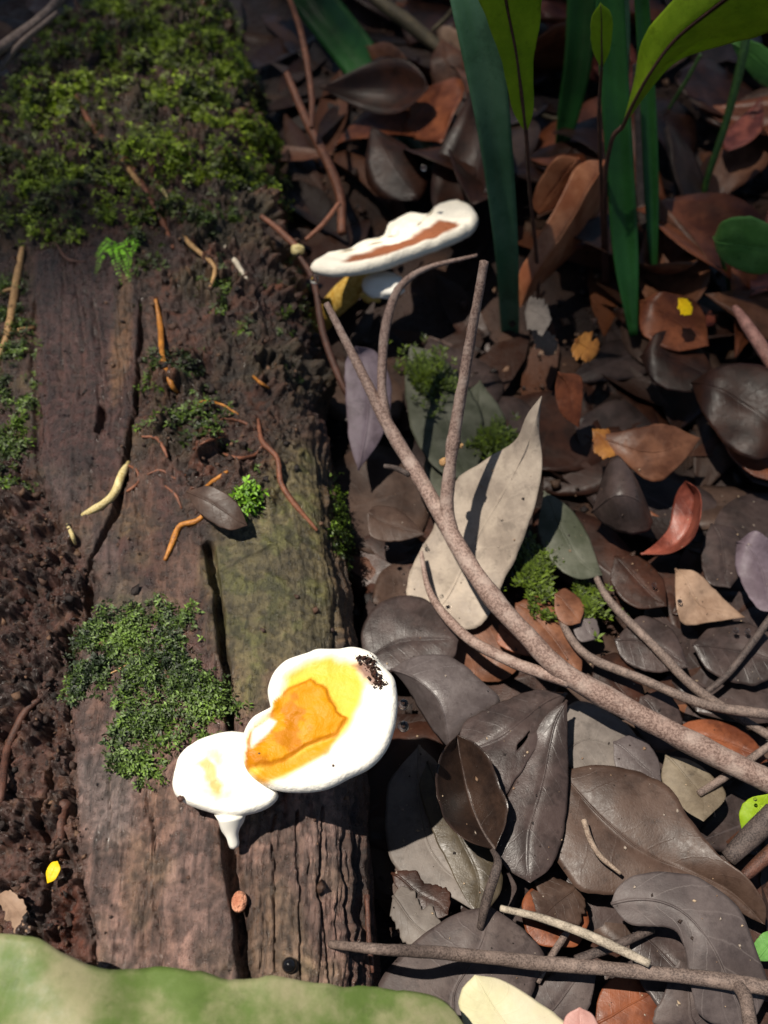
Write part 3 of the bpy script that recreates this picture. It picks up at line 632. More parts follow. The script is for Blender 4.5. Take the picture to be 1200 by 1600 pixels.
def twig(label, spec, mat=M_bark2, name='twig', cat='twig', **kw):
    return tag(tube(name, spec, mat, **kw), label, cat)
twig('thin grey twig crossing below another, right of the forked branch', [(868, 935, .014, 8), (885, 985, .016, 12), (920, 1026, .018, 15), (1000, 1060, .020, 15), (1100, 1100, .022, 16), (1200, 1116, .022, 17), (1300, 1125, .020, 17)])
twig('thin brown twig running under the grey crossing twig', [(924, 888, .016, 8), (955, 942, .016, 13), (1020, 1008, .016, 14), (1080, 1070, .014, 16), (1140, 1112, .012, 15), (1220, 1160, .012, 14)])
t4 = twig('long straight grey brown twig lying from the log end over the bottom leaves', [(516, 1476, None, 12), (590, 1483, .064, 17), (700, 1490, .046, 20), (850, 1505, .034, 22), (1000, 1518, .034, 22), (1140, 1534, .036, 24), (1260, 1555, .034, 22)], M_bark2, ns=12)
tube('side_shoot', [(1150, 1536, .036, 18), (1165, 1560, .042, 22), (1175, 1620, .05, 24)], M_bark2, t4)
twig('thin bark stripped twig resting on the long bottom twig', [(782, 1419, .024, 10), (850, 1436, .028, 13), (930, 1466, .034, 15), (1015, 1506, .040, 13)], barkmat('bark_weathered', S(130, 118, 104), S(180, 168, 150)))
twig('short pale curved leaf stalk lying on the large brown leaf', [(912, 1281, .028, 9), (922, 1312, .028, 9), (938, 1338, .027, 9), (970, 1365, .027, 6)], barkmat('stalk_taupe', S(120, 100, 86), S(165, 146, 128)))
twig('thick dark twig stub at the right edge', [(1210, 1268, .03, 34), (1180, 1300, .028, 34), (1138, 1342, .024, 26)], M_bark3)
twig('dark brown twig stub below the thick dark stub', [(1215, 1322, .024, 22), (1190, 1345, .022, 22), (1160, 1372, .02, 16)], M_rootdk)
twig('short grey twig with broken orange end under the thick branch', [(1092, 1240, .020, 11), (1130, 1216, .020, 13), (1210, 1160, .022, 12)], M_bark2)
twig('dark slanting twig in the right shade', [(1100, 1085, .012, 10), (1140, 1050, .016, 11), (1190, 985, .022, 12), (1230, 930, .026, 12)], M_bark3)
twig('short dark twig beneath the stripped twig', [(840, 1535, .018, 9), (858, 1500, .018, 11), (885, 1458, .014, 11)], M_bark2)
twig('grey twig crossing under the veined leaf', [(900, 1500, .022, 14), (960, 1478, .02, 15), (1020, 1452, .018, 12)], M_bark3)
twig('pink brown stem poking in from the right', [(1148, 480, .05, 10), (1165, 505, .05, 18), (1205, 565, .045, 24), (1240, 620, .04, 24)], M_pinkstem)
twig('thin dark arching twig beside the log flank', [(462, 392, .056, 8), (490, 440, .052, 10), (505, 520, .044, 11), (530, 590, .036, 11), (562, 650, .024, 10)], M_rootdk)
twig('forked red brown root rising behind the log', [(438, -40, (.62,), 8), (470, 50, (.60,), 10), (486, 140, (.57,), 10), (487, 200, (.545,), 8)], M_root, 'root', 'root')
twig('red brown root stem curving down behind the log', [(448, 115, (.60,), 10), (480, 190, (.565,), 14), (515, 260, (.53,), 15), (532, 310, (.505,), 15), (534, 365, (.48,), 14)], M_root, 'root', 'root')
twig('thin red brown rootlet joining the curved root stem', [(478, 375, .055, 6), (505, 350, .058, 8), (530, 318, .06, 8)], M_root, 'root', 'root')
twig('broken brown stick with pale end at the log shoulder', [(408, 338, .064, 8), (432, 356, .062, 10), (466, 388, .058, 12)], M_root)
p = atz(465, 390, .058); tag(obj('wood_chip', blob_mesh('wood_chip', p, .0035, 3, amp=.4), M_pale), 'pale chip at the broken stick end', 'chip')
twig('grey brown twig leaning in the far corner behind the moss', [(-30, 95, .10, 18), (30, 55, .10, 17), (75, 18, .105, 14), (110, -25, .11, 14)], M_bark2)
twig('pale thin twig crossing the far corner twig', [(0, 108, .09, 9), (30, 70, .098, 9), (90, 20, .105, 8)], M_bark2)
# roots and straw lying on the log
def onl(label, pts, mat, wp=7, name='rootlet', cat='root'):
    return twig(label, [(a, b, None, wp * (0.6 if i in (0, len(pts) - 1) else 1)) for i, (a, b) in enumerate(pts)], mat, name, cat, ns=8, rough=0.2)
onl('orange brown straw lying in the moss', [(118, 150), (150, 205), (205, 262), (238, 318), (258, 352), (272, 388)], M_root, 10, 'straw', 'straw')
onl('tan split straw beside the orange brown straw', [(190, 250), (215, 280), (242, 318)], M_straw, 9, 'straw', 'straw')
onl('short white splinter in the moss', [(250, 290), (258, 303), (265, 316)], M_pale, 6, 'splinter', 'splinter')
onl('bent pale straw hooked at its lower end', [(280, 346), (296, 378), (326, 408), (337, 425), (328, 450)], M_straw, 8, 'straw', 'straw')
onl('whitish flat splinter on the moss', [(352, 385), (368, 410), (386, 436)], M_white, 9, 'splinter', 'splinter')
onl('amber root strand lying straight on the soil', [(243, 468), (250, 510), (256, 560), (268, 598), (276, 614)], M_rootyl, 9)
onl('amber kinked rootlet poking from the log crack', [(258, 876), (270, 848), (282, 824), (308, 815), (322, 802)], M_rootyl, 10)
onl('short amber rootlet above the leaf fragment', [(318, 765), (334, 752), (356, 736)], M_rootyl, 8)
onl('long brown rootlet with orange tip on the pale wood', [(403, 655), (410, 690), (432, 715), (438, 755), (460, 790), (495, 830)], M_root, 9)
onl('thin side rootlet looping left of the long rootlet', [(412, 695), (396, 712), (372, 716), (345, 708)], M_root, 6)
onl('thin curved rootlet on the soil beside the pale root', [(222, 682), (245, 685), (256, 700), (262, 715)], M_root, 6)
onl('thin loop of brown rootlet beside the pale root', [(196, 725), (212, 735), (216, 752), (205, 765), (188, 772)], M_root, 5)
onl('short brown rootlet below the soil patch', [(258, 760), (274, 775), (284, 795)], M_root, 5)
onl('frayed pale yellow root in the wood crack', [(200, 722), (190, 745), (180, 770), (165, 788), (148, 798), (128, 806)], M_pale, 13)
onl('tiny pale root stub below the frayed root', [(106, 820), (112, 835), (117, 850)], M_pale, 8)
onl('brown root running down the far left soil', [(34, 388), (26, 440), (14, 520), (-4, 570)], M_straw, 13)
onl('short pale rootlet crossing the far left root', [(14, 522), (36, 516), (56, 512)], M_straw, 8)
onl('curved brown root at the left edge of the crumbly wood', [(62, 1094), (44, 1105), (24, 1140), (12, 1180), (0, 1240), (-8, 1280)], M_rootdk, 13)
onl('thin straw lying on the sunlit moss patch', [(168, 1055), (200, 1040), (242, 1020)], M_straw, 4, 'straw', 'straw')
onl('thin grey rootlet curling in the shaded moss', [(82, 368), (95, 395), (110, 408), (135, 410)], M_rootdk, 6)
onl('short thin rootlet beside the soil moss', [(302, 702), (320, 690), (352, 682)], M_root, 5)
onl('thin orange rootlet curving over the soil below the amber strand', [(300, 640), (318, 628), (345, 632), (372, 648)], M_rootyl, 5)
onl('fine brown rootlet tangled beside the soil moss', [(330, 668), (348, 655), (380, 660), (398, 672)], M_root, 5)
onl('short orange rootlet stub on the soil above the long rootlet', [(396, 588), (408, 598), (420, 606)], M_rootyl, 6)
onl('fine brown rootlet forking from the thin loop', [(230, 742), (252, 735), (272, 748), (290, 742)], M_root, 4)
onl('tan splinter lying on the crumbly wood at the left edge', [(-10, 470), (10, 455), (30, 452)], M_straw, 6, 'splinter', 'splinter')
lf('tan brown bark chip on the crumbly wood by the mottled leaf', (-6, 1398, .060), (50, 1462, .058), [(20, 1392, .064), (44, 1415, .064)], [(8, 1430, .060), (28, 1456, .059)], LM['tan'], name='bark_chip', cat='bark', rib=0, ragged=.4, arch=.002)
# splinters that belong to the log
for q in ([(98, 1252), (95, 1290), (92, 1335)], [(576, 868), (580, 900), (584, 930)], [(562, 985), (566, 1010)], [(590, 1270), (592, 1320), (594, 1380)], [(572, 1400), (575, 1460), (578, 1520)]):
    ps = []
    for i, (a, b) in enumerate(q):
        hp, hn = hit(a, b); ps.append((*(hp + hn * 0.001), sz(20 if q[0][0] == 98 else 9, hp) / 2 * (1, .9, .6)[i % 3]))
    obj('splinter', tube_mesh('splinter', ps, 7, 0.5, 0.002, 5), M_rootdk, log)

# ---------------------------------------------------------------- bracket fungi
M_fungus = attr_mat('fungus', (0.4, 0.6), None, 260, 0.0004, 0.06, 0.18)
def bracket(name, outline, p0, nrm, th, colfn, parent=None, bumps=0.0008, concave=0.0, step=None, nseg=140, mat=None):
    nrm = np.array(nrm, float); nrm /= np.linalg.norm(nrm)
    O = [atplane(a, b, p0, nrm) for a, b in outline]
    O = spline(O + [O[0]], nseg + 1)[:-1]; cen = O.mean(0)
    rings = []
    for r in np.linspace(0.02, 0.90, 34): rings.append((r, th, 1))
    for a in np.linspace(0, math.pi, 12)[1:-1]: rings.append((0.90 + 0.10 * math.sin(a), th * (0.5 + 0.5 * math.cos(a)), 1 if a < 1.6 else 0))
    for r in np.linspace(0.90, 0.02, 14): rings.append((r, 0.0, 0))
    V = []; Cc = []
    for r, hh, t_ in rings:
        q = cen + (O - cen) * r
        hv = np.full(nseg, hh)
        if hh >= th * 0.99: hv = hv + concave * (r ** 2 - 0.8)
        hv = hv + bumps * 2 * (fbm(q[:, 0] * 140, q[:, 1] * 140, 3, 77) - 0.5) * (1 if t_ else 0.3) + 0.4 * bumps * np.sin(r * 16) * t_
        if step is not None and t_ and hh >= th * 0.99: hv = hv + step(q)
        V.append(q + nrm * hv[:, None]); Cc.append(colfn(q, r, t_))
    V = np.vstack(V); Cc = np.vstack(Cc); n = len(rings)
    V = np.vstack([V, V[:nseg].mean(0)[None], V[-nseg:].mean(0)[None]]); Cc = np.vstack([Cc, Cc[0][None], Cc[-1][None]])
    fq = [tuple(f) for f in gridfaces(n, nseg, True)]
    a, b = n * nseg, n * nseg + 1
    fq += [(a, (j + 1) % nseg, j) for j in range(nseg)] + [(b, (n - 1) * nseg + j, (n - 1) * nseg + (j + 1) % nseg) for j in range(nseg)]
    me = bpy.data.meshes.new(name); me.from_pydata([tuple(v) for v in V], [], fq)
    me.polygons.foreach_set('use_smooth', np.ones(len(me.polygons), bool))
    at = me.color_attributes.new('Col', 'FLOAT_COLOR', 'POINT'); c4 = np.ones((len(V), 4), np.float32); c4[:, :3] = Cc
    at.data.foreach_set('color', c4.ravel()); me.update()
    return obj(name, me, mat or M_fungus, parent)

CW = np.array((0.88, 0.85, 0.76)); CY = np.array(S(250, 196, 70, .85)); CO = np.array(S(230, 156, 6, .74)); CDO = np.array(S(196, 112, 2, .7)); CB = np.array(S(120, 50, 12, .7))
z1 = 0.078; n1 = (-0.06, -0.10, 1.0); c1 = atz(505, 1135, z1)
pl1 = lambda *pts: [tuple(atplane(a, b, c1, np.array(n1))[:2]) for a, b in pts]
zoneY = pl1((445, 1100), (450, 1065), (480, 1045), (520, 1036), (560, 1042), (575, 1070), (566, 1110), (545, 1150), (505, 1185), (450, 1222), (400, 1232), (386, 1200), (396, 1150), (430, 1120))
zoneO = pl1((390, 1205), (392, 1165), (405, 1145), (428, 1130), (432, 1105), (455, 1085), (490, 1070), (512, 1088), (530, 1112), (542, 1130), (530, 1152), (505, 1160), (480, 1172), (455, 1190), (430, 1200))
zoneP = pl1((395, 1226), (420, 1204), (455, 1192), (490, 1172), (535, 1155), (520, 1185), (460, 1212), (420, 1232))
white1 = pl1((400, 1150), (425, 1130), (436, 1136), (425, 1152), (412, 1165), (398, 1178))
rb = pl1((556, 1048), (578, 1040), (590, 1062), (596, 1082), (580, 1080), (570, 1062))
def col_main(q, r, t_):
    X, Y = q[:, 0], q[:, 1]; wv = 0.0014 * (fbm(X * 220, Y * 220, 3, 81) - 0.5) * 2
    c = np.tile(CW, (len(q), 1))
    if not t_: return c * 0.92
    def lay(c, mk, co): return c * (1 - mk[:, None]) + co * mk[:, None]
    c = lay(c, polymask(X + wv, Y + wv, zoneY, 0.0022), CY)
    c = lay(c, polymask(X + wv, Y, zoneP, 0.0012) * 0.9, CO)
    v = fbm(X * 160 + Y * 60, Y * 160, 3, 83)
    c = lay(c, polymask(X + wv, Y + wv, zoneO, 0.0006), CO)
    ed = segdist(X + wv, Y + wv, zoneO + [zoneO[0]])
    c = lay(c, (1 - sm(ed, 0.0003, 0.0011)) * 0.75 * inpoly(X, Y, zoneY), CDO)
    c = lay(c, polymask(X, Y, zoneO, 0.0008) * sm(v, 0.5, 0.62) * 0.6, CDO)
    c = lay(c, polymask(X, Y, white1, 0.0008) * 0.9, CW)
    c = lay(c, polymask(X + wv, Y, rb, 0.0012) * 0.85, CB)
    return c
def step_main(q):
    X, Y = q[:, 0], q[:, 1]; wv = 0.0012 * (fbm(X * 220, Y * 220, 3, 81) - 0.5) * 2
    return 0.0011 * polymask(X + wv, Y + wv, zoneO, 0.0006) - 0.0010 * polymask(X, Y, zoneY, 0.003) + 0.0022 * (fbm(X * 90 + Y * 40, Y * 70, 2, 84) - 0.5) * polymask(X, Y, zoneO, 0.002)
fr = bpy.data.objects.new('bracket_fungus', None); COL.objects.link(fr)
tag(fr, 'blown out white and orange two lobed bracket fungus on the sunlit log', 'fungus')
bracket('main_cap', [(426, 1112), (421, 1085), (430, 1058), (450, 1038), (485, 1026), (500, 1021), (530, 1021), (556, 1018), (586, 1028), (598, 1044), (616, 1064), (621, 1085), (622, 1110), (617, 1145), (604, 1178), (580, 1204), (548, 1220), (515, 1236), (480, 1242), (440, 1240), (410, 1228), (388, 1206), (380, 1170), (394, 1132)], c1, n1, 0.0075, col_main, fr, 0.0006, 0.0012, step_main)
z2 = 0.070; c2 = atz(345, 1215, z2); n2 = (0.02, -0.06, 1.0)
pl2 = lambda *pts: [tuple(atplane(a, b, c2, np.array(n2))[:2]) for a, b in pts]
sp1 = pl2((312, 1200), (330, 1190), (342, 1205), (340, 1225), (352, 1235), (345, 1250), (332, 1250), (325, 1225))
sp0 = pl2((300, 1185), (345, 1180), (375, 1220), (360, 1262), (325, 1258))
def col_small(q, r, t_):
    X, Y = q[:, 0], q[:, 1]; c = np.tile(CW, (len(q), 1)); wv = 0.0015 * (fbm(X * 200, Y * 200, 3, 91) - 0.5) * 2
    if t_:
        mk = polymask(X, Y, sp0, 0.003) * 0.55 * sm(fbm(X * 130, Y * 130, 2, 92), 0.35, 0.7); c = c * (1 - mk[:, None]) + CY * mk[:, None]
        mk = polymask(X + wv, Y + wv, sp1, 0.0012) * 0.8; c = c * (1 - mk[:, None]) + np.array(S(235, 185, 70)) * mk[:, None]
    return c
bracket('small_cap', [(274, 1212), (283, 1184), (306, 1164), (338, 1152), (372, 1148), (398, 1156), (412, 1185), (420, 1222), (436, 1246), (418, 1266), (378, 1278), (345, 1276), (304, 1264), (280, 1250), (272, 1232)], c2, n2, 0.0060, col_small, fr, 0.0009, -0.0015)
dp = [atz(358, 1272, .070), atz(360, 1298, .066), atz(366, 1322, .062)]
obj('drip', tube_mesh('drip', [(*dp[0], .0052), (*dp[1], .0026), (*dp[2], .0019)], 12, 0.4, 0.001, 4), None, fr)
m, nt2, b2 = newmat('fungus_white'); b2.inputs['Base Color'].default_value = (0.88, 0.85, 0.76, 1); b2.inputs['Roughness'].default_value = 0.5
M_fw = m; bpy.data.objects['drip'].data.materials.append(M_fw)
hp, hn = hit(405, 1160)
q = atplane(420, 1160, c1, np.array(n1))
obj('stalk', tube_mesh('stalk', [(q[0] - .004, q[1], hp[2] - .006, .012), (q[0] - .002, q[1], .068, .010), (q[0] + .003, q[1], z1 - .001, .010)], 16, 0.3, 0.002, 6), barkmat('fungus_stalk', S(190, 105, 25), S(230, 160, 60), 0.4, 500), fr)
# dark frass heap on the cap rim
def chunks(name, n, place, size, mat, colr=None):
    Vs, Fs, Cs = [], [], []
    base = np.array([(1, 0, 0), (-1, 0, 0), (0, 1, 0), (0, -1, 0), (0, 0, 1), (0, 0, -1)], float)
    bf = np.array([(0, 2, 4), (2, 1, 4), (1, 3, 4), (3, 0, 4), (2, 0, 5), (1, 2, 5), (3, 1, 5), (0, 3, 5)])
    k = 0
    for i in range(n):
        r_ = place(i)
        if r_ is None: continue
        p, c = r_
        R = np.linalg.qr(rng.normal(size=(3, 3)))[0]
        s = size[0] + (size[1] - size[0]) * rng.random() ** 2.2
        b = base * (0.6 + 0.8 * rng.random((6, 1))) * s * np.array([1, 0.5 + rng.random(), 0.4 + 0.6 * rng.random()])
        Vs.append(b @ R.T + p); Fs.append(bf + 6 * k); Cs.append(np.tile(c, (6, 1))); k += 1
    return obj(name, mesh(name, np.vstack(Vs), np.vstack(Fs), np.vstack(Cs), None, False), mat)
M_crumb = attr_mat('crumb', (0.35, 0.75), None, 1500, 0.0004, 0.4)
fl = [(562, 1046), (575, 1044), (583, 1055), (586, 1068), (594, 1082), (578, 1062)]
def pfr(i):
    a = fl[i % 5]; b = fl[i % 5 + 1] if i % 5 < 4 else fl[4]; t_ = rng.random()
    p = atplane(a[0] * (1 - t_) + b[0] * t_ + rng.normal() * 5, a[1] * (1 - t_) + b[1] * t_ + rng.normal() * 4, c1, np.array(n1))
    return p + np.array([0, 0, .0075 + rng.random() * .0016]), np.array(S(70, 34, 18)) * (0.4 + rng.random())
o = chunks('frass', 170, pfr, (.0003, .0010), M_crumb); tag(o, 'dark brown insect droppings heaped on the white fungus rim', 'frass', None, 'stuff')
for (px, py, wp) in [(287, 1256, 10), (346, 1227, 7), (345, 1247, 6), (408, 1190, 6), (522, 1208, 4)]:
    pn = (c1, n1) if px > 400 else (c2, n2); p = atplane(px, py, pn[0], np.array(pn[1])) + np.array([0, 0, .0058 if px < 400 else .0078])
    tag(obj('debris_speck', blob_mesh('debris_speck', p, sz(wp, p) / 2, px, amp=.5, n=7), M_rootdk), 'tiny dark brown speck stuck on the white fungus', 'speck', 'specks on the fungus')
# fungus in the back
z3 = .056; c3 = atz(610, 395, z3); n3 = np.array((-0.10, 0.36, 0.93)); n3 /= np.linalg.norm(n3)
pl3 = lambda *pts: [tuple(atplane(a, b, c3, n3)[:2]) for a, b in pts]
zb = pl3((535, 424), (548, 406), (580, 398), (612, 388), (640, 376), (685, 352), (715, 352), (722, 360), (690, 380), (640, 398), (590, 412), (560, 424))
def col_back(q, r, t_):
    X, Y = q[:, 0], q[:, 1]; c = np.tile(CW * np.array((1, .97, .92)), (len(q), 1))
    if t_ and r < 0.93:
        wv = 0.002 * (fbm(X * 150, Y * 150, 3, 96) - 0.5) * 2
        mk = polymask(X + wv, Y + wv, zb, 0.0025) * 0.95; c = c * (1 - mk[:, None]) + np.array(S(150, 74, 18)) * mk[:, None]
    return c
fb = bpy.data.objects.new('bracket_fungus', None); COL.objects.link(fb)
tag(fb, 'narrow white bracket fungus with rusty top jutting behind the branch tips', 'fungus')
bracket('main_cap', [(486, 432), (500, 424), (535, 417), (562, 402), (598, 392), (610, 368), (640, 354), (672, 354), (692, 338), (722, 332), (744, 345), (746, 362), (728, 376), (690, 392), (640, 410), (600, 425), (560, 434), (515, 438)], c3 - n3 * .006, n3, 0.0085, col_back, fb, 0.0012, 0.002)
p = atz(600, 446, .040)
obj('lower_cap', blob_mesh('lower_cap', p, .012, 5, (1.05, .8, .45), 0.2, 14), M_fw, fb)
p2 = atz(578, 462, .034)
obj('stalk', tube_mesh('stalk', [(p[0] - .045, p[1] + .012, -.005, .008), (p[0] - .026, p[1] + .012, .020, .007), (p[0] - .006, p[1] + .012, .042, .008)], 12, 0.3, 0.003, 9), barkmat('fungus_stalk_yellow', S(200, 150, 50), S(235, 200, 110), 0.5, 500), fb)
obj('pore_lump', blob_mesh('pore_lump', p2, .006, 8, (1.2, .8, .7), .5), bpy.data.materials['fungus_stalk_yellow'], fb)

# ---------------------------------------------------------------- drops, bead, little cap
def drop(label, p, r, group='water drops', mat=M_water, name='water_drop', cat='drop'):
    return tag(obj(name, blob_mesh(name, p, r, 1, (1, 1, .92), 0.02, 12), mat), label, cat, group)
for px, py in ((628, 1107), (628, 1141)):
    p = atplane(px - 3, py, c1, np.array(n1)); drop('clear water drop clinging to the sunlit fungus rim', p + np.array([.0012, 0, .0036]), .0021, 'drops on the fungus rim')
p = atplane(492, 431, c3, n3); drop('water drop glinting on the back fungus rim', p + np.array([0, -.004, .001]), .0026)
for px, py, z, w_ in ((664, 852, .026, 8), (604, 856, .022, 8), (690, 932, .022, 7), (750, 1075, .024, 6), (762, 1080, .024, 7), (1022, 914, .016, 8), (1150, 985, .018, 9), (1168, 986, .018, 9), (1062, 940, .024, 8), (662, 262, .07, 10), (1180, 1249, .03, 6)):
    p = atz(px, py, z); drop('small water drop scattered on the dead leaves', p, sz(w_, p) / 2, 'drops on the litter')
hp, hn = hit(450, 1508); drop('glossy black bead in a hollow at the log end', hp + hn * .001, .0026, None, M_bead, 'seed', 'seed')
hp, hn = hit(374, 1412); cap = bpy.data.objects.new('button_mushroom', None); COL.objects.link(cap); tag(cap, 'tiny pinkish tan button mushroom in the log crack', 'mushroom')
cc = atz(374, 1409, .0585); hp = np.array([cc[0], cc[1], .047])
obj('cap', blob_mesh('cap', cc, .0029, 2, (.95, 1.25, .7), .06, 14), barkmat('button_cap', S(190, 110, 80), S(222, 160, 128), 0.45, 300), cap)
obj('stem', tube_mesh('stem', [(*(hp - np.array([0, 0, .003])), .0013), (*cc, .0011)], 8, .1), M_straw, cap)

# ---------------------------------------------------------------- plants behind
def strap(parent, pts, mat, name='blade', fold=0.25):
    """pts: (px, py, Y, width_px)"""
    Q = []
    for px, py, Y, wp in pts:
        p = aty(px, py, Y); Q.append((*p, sz(wp, p)))
    Q = spline(Q, 40); X = Q[:, :3]; T = np.gradient(X, axis=0); T /= np.linalg.norm(T, axis=1, keepdims=True)
    rows = []; uv = []; us = np.linspace(-1, 1, 9)
    for j in range(40):
        vw = X[j] - CP; side = np.cross(T[j], vw); side /= np.linalg.norm(side); nn = np.cross(side, T[j])
        if np.dot(nn, vw) > 0: nn = -nn
        for u in us:
            rows.append(X[j] + side * u * Q[j, 3] / 2 - nn * fold * Q[j, 3] * (1 - abs(u)) * 0.8 + nn * 0.02 * Q[j, 3] * math.cos(u * 9)); uv.append((u * .5 + .5, j / 39))
    return solid(obj(name, mesh(name, np.array(rows), gridfaces(40, 9), None, uv), mat, parent))
def plant(name, label, cat, group=None):
    o = bpy.data.objects.new(name, None); COL.objects.link(o); return tag(o, label, cat, group)
pA = plant('strap_leaf_plant', 'wide blue green strap leaf rising past the back fungus', 'plant')
strap(pA, [(806, 625, .405, 10), (798, 540, .42, 26), (792, 400, .415, 36), (778, 250, .415, 48), (760, 120, .42, 60), (735, 0, .43, 62), (710, -120, .45, 58)], LM['strapblue'])
pB = plant('strap_leaf_plant', 'dark green strap leaf drooping across the back shade to a cut tip', 'plant')
strap(pB, [(400, -120, .80, 70), (490, 0, .76, 64), (560, 90, .70, 62), (620, 180, .64, 54), (655, 235, .585, 44), (668, 258, .565, 34)], LM['strap'], fold=.18)
pC = plant('strap_leaf_plant', 'clump of upright dark green strap leaves in the back right', 'plant')
strap(pC, [(990, 525, .40, 12), (978, 400, .43, 38), (968, 250, .45, 42), (958, 100, .47, 44), (950, -60, .49, 44)], LM['strap'])
strap(pC, [(872, 250, .57, 12), (888, 180, .575, 34), (905, 80, .58, 44), (910, -60, .59, 44)], LM['strap'])
strap(pC, [(1022, 460, .44, 8), (1018, 300, .47, 22), (1012, 150, .49, 24), (1000, -40, .51, 22)], LM['strap'])
strap(pC, [(976, 160, .60, 10), (977, 80, .60, 14), (974, 0, .61, 18), (970, -60, .61, 18)], LM['strapblue'])
pD = plant('fern', 'bright green fern with dark midribs over the strap leaves', 'fern')
leaf('', (822, 208, .405), (770, -140, .40), [(800, 170), (785, 100), (760, 30), (740, -40)], [(834, 170), (834, 100), (845, 20), (845, -60)], LM['green'], mode='y', parent=pD, partname='frond', mid=[(815, 150), (806, 80), (790, 0), (782, -70)], ribmat=M_rootdk, arch=.004, rib=.0009)
leaf('', (972, 200, .44), (1330, -120, .40), [(990, 130, .44), (1005, 60, .435), (1050, 0, .43), (1150, -90, .42)], [(1020, 135, .44), (1060, 95, .435), (1130, 70, .43), (1240, 30, .41)], LM['green'], mode='y', parent=pD, partname='frond', mid=[(1000, 140, .43), (1045, 70, .425), (1110, 10, .42), (1200, -50, .41)], ribmat=M_rootdk, arch=.004, rib=.0009)
tube('stipe', [(972, 198, (.44,), 8), (955, 222, (.442,), 7), (945, 300, (.446,), 7), (950, 440, (.455,), 7)], M_rootdk, pD)
tube('stipe', [(822, 206, (.405,), 7), (828, 300, (.415,), 6), (838, 400, (.43,), 6), (842, 490, (.435,), 6)], M_rootdk, pD)
leaf('', (940, 108, .44), (938, 4, .44), [(925, 75), (924, 30)], [(954, 75), (956, 25)], LM['green'], mode='y', parent=pD, partname='frond', ribmat=M_rootdk, arch=.003)
tube('stipe', [(940, 106, (.44,), 5), (936, 180, (.445,), 6), (940, 300, (.45,), 6), (944, 440, (.455,), 6)], M_rootdk, pD)
pE = plant('seedling', 'small plant with glossy round green leaf at the right edge', 'plant')
leaf('', (1114, 372, .44), (1230, 400, .41), [(1130, 345), (1170, 340), (1215, 360)], [(1122, 400), (1160, 424), (1210, 425)], LM['greenround'], mode='y', parent=pE, partname='leaf_blade', arch=.004)
tube('stem', [(1120, 375, (.44,), 6), (1135, 430, (.438,), 6), (1150, 490, (.43,), 6)], M_greenstem, pE)
tube('stem', [(1172, 20, (.56,), 12), (1160, 90, (.55,), 14), (1135, 190, (.54,), 12), (1105, 280, (.53,), 10), (1090, 350, (.52,), 9)], M_greenstem, pE)
leaf('', (1142, 66, .60), (1240, 150, .58), [(1170, 62), (1215, 90)], [(1160, 100), (1195, 135)], LM['greenround'], mode='y', parent=pE, partname='leaf_blade', arch=.006)
tube('stem', [(1095, 85, (.62,), 5), (1070, 130, (.62,), 6), (1045, 170, (.62,), 5)], M_greenstem, pE)
twig('olive brown vine slanting across the back right of the log', [(560, -20, (.72,), 12), (620, 22, (.70,), 22), (680, 70, (.68,), 20), (730, 105, (.66,), 12), (790, 130, (.65,), 8), (830, 170, (.62,), 6), (870, 186, (.61,), 8), (900, 175, (.61,), 9), (912, 145, (.62,), 7)], M_vine, 'vine', 'vine')
twig('thin brown twig meeting the olive vine', [(676, 48, (.69,), 8), (700, 25, (.69,), 8), (722, -10, (.69,), 7)], M_vine)
twig('slender brown stem standing behind the clump of strap leaves', [(995, 100, (.55,), 14), (1000, 230, (.53,), 14), (1002, 330, (.51,), 14), (1016, 395, (.49,), 14)], M_bark3, 'stem', 'stem')
twig('thin brown stem standing among the back litter', [(1040, 200, (.56,), 8), (1055, 280, (.54,), 8), (1072, 340, (.52,), 8)], M_bark3, 'stem', 'stem')

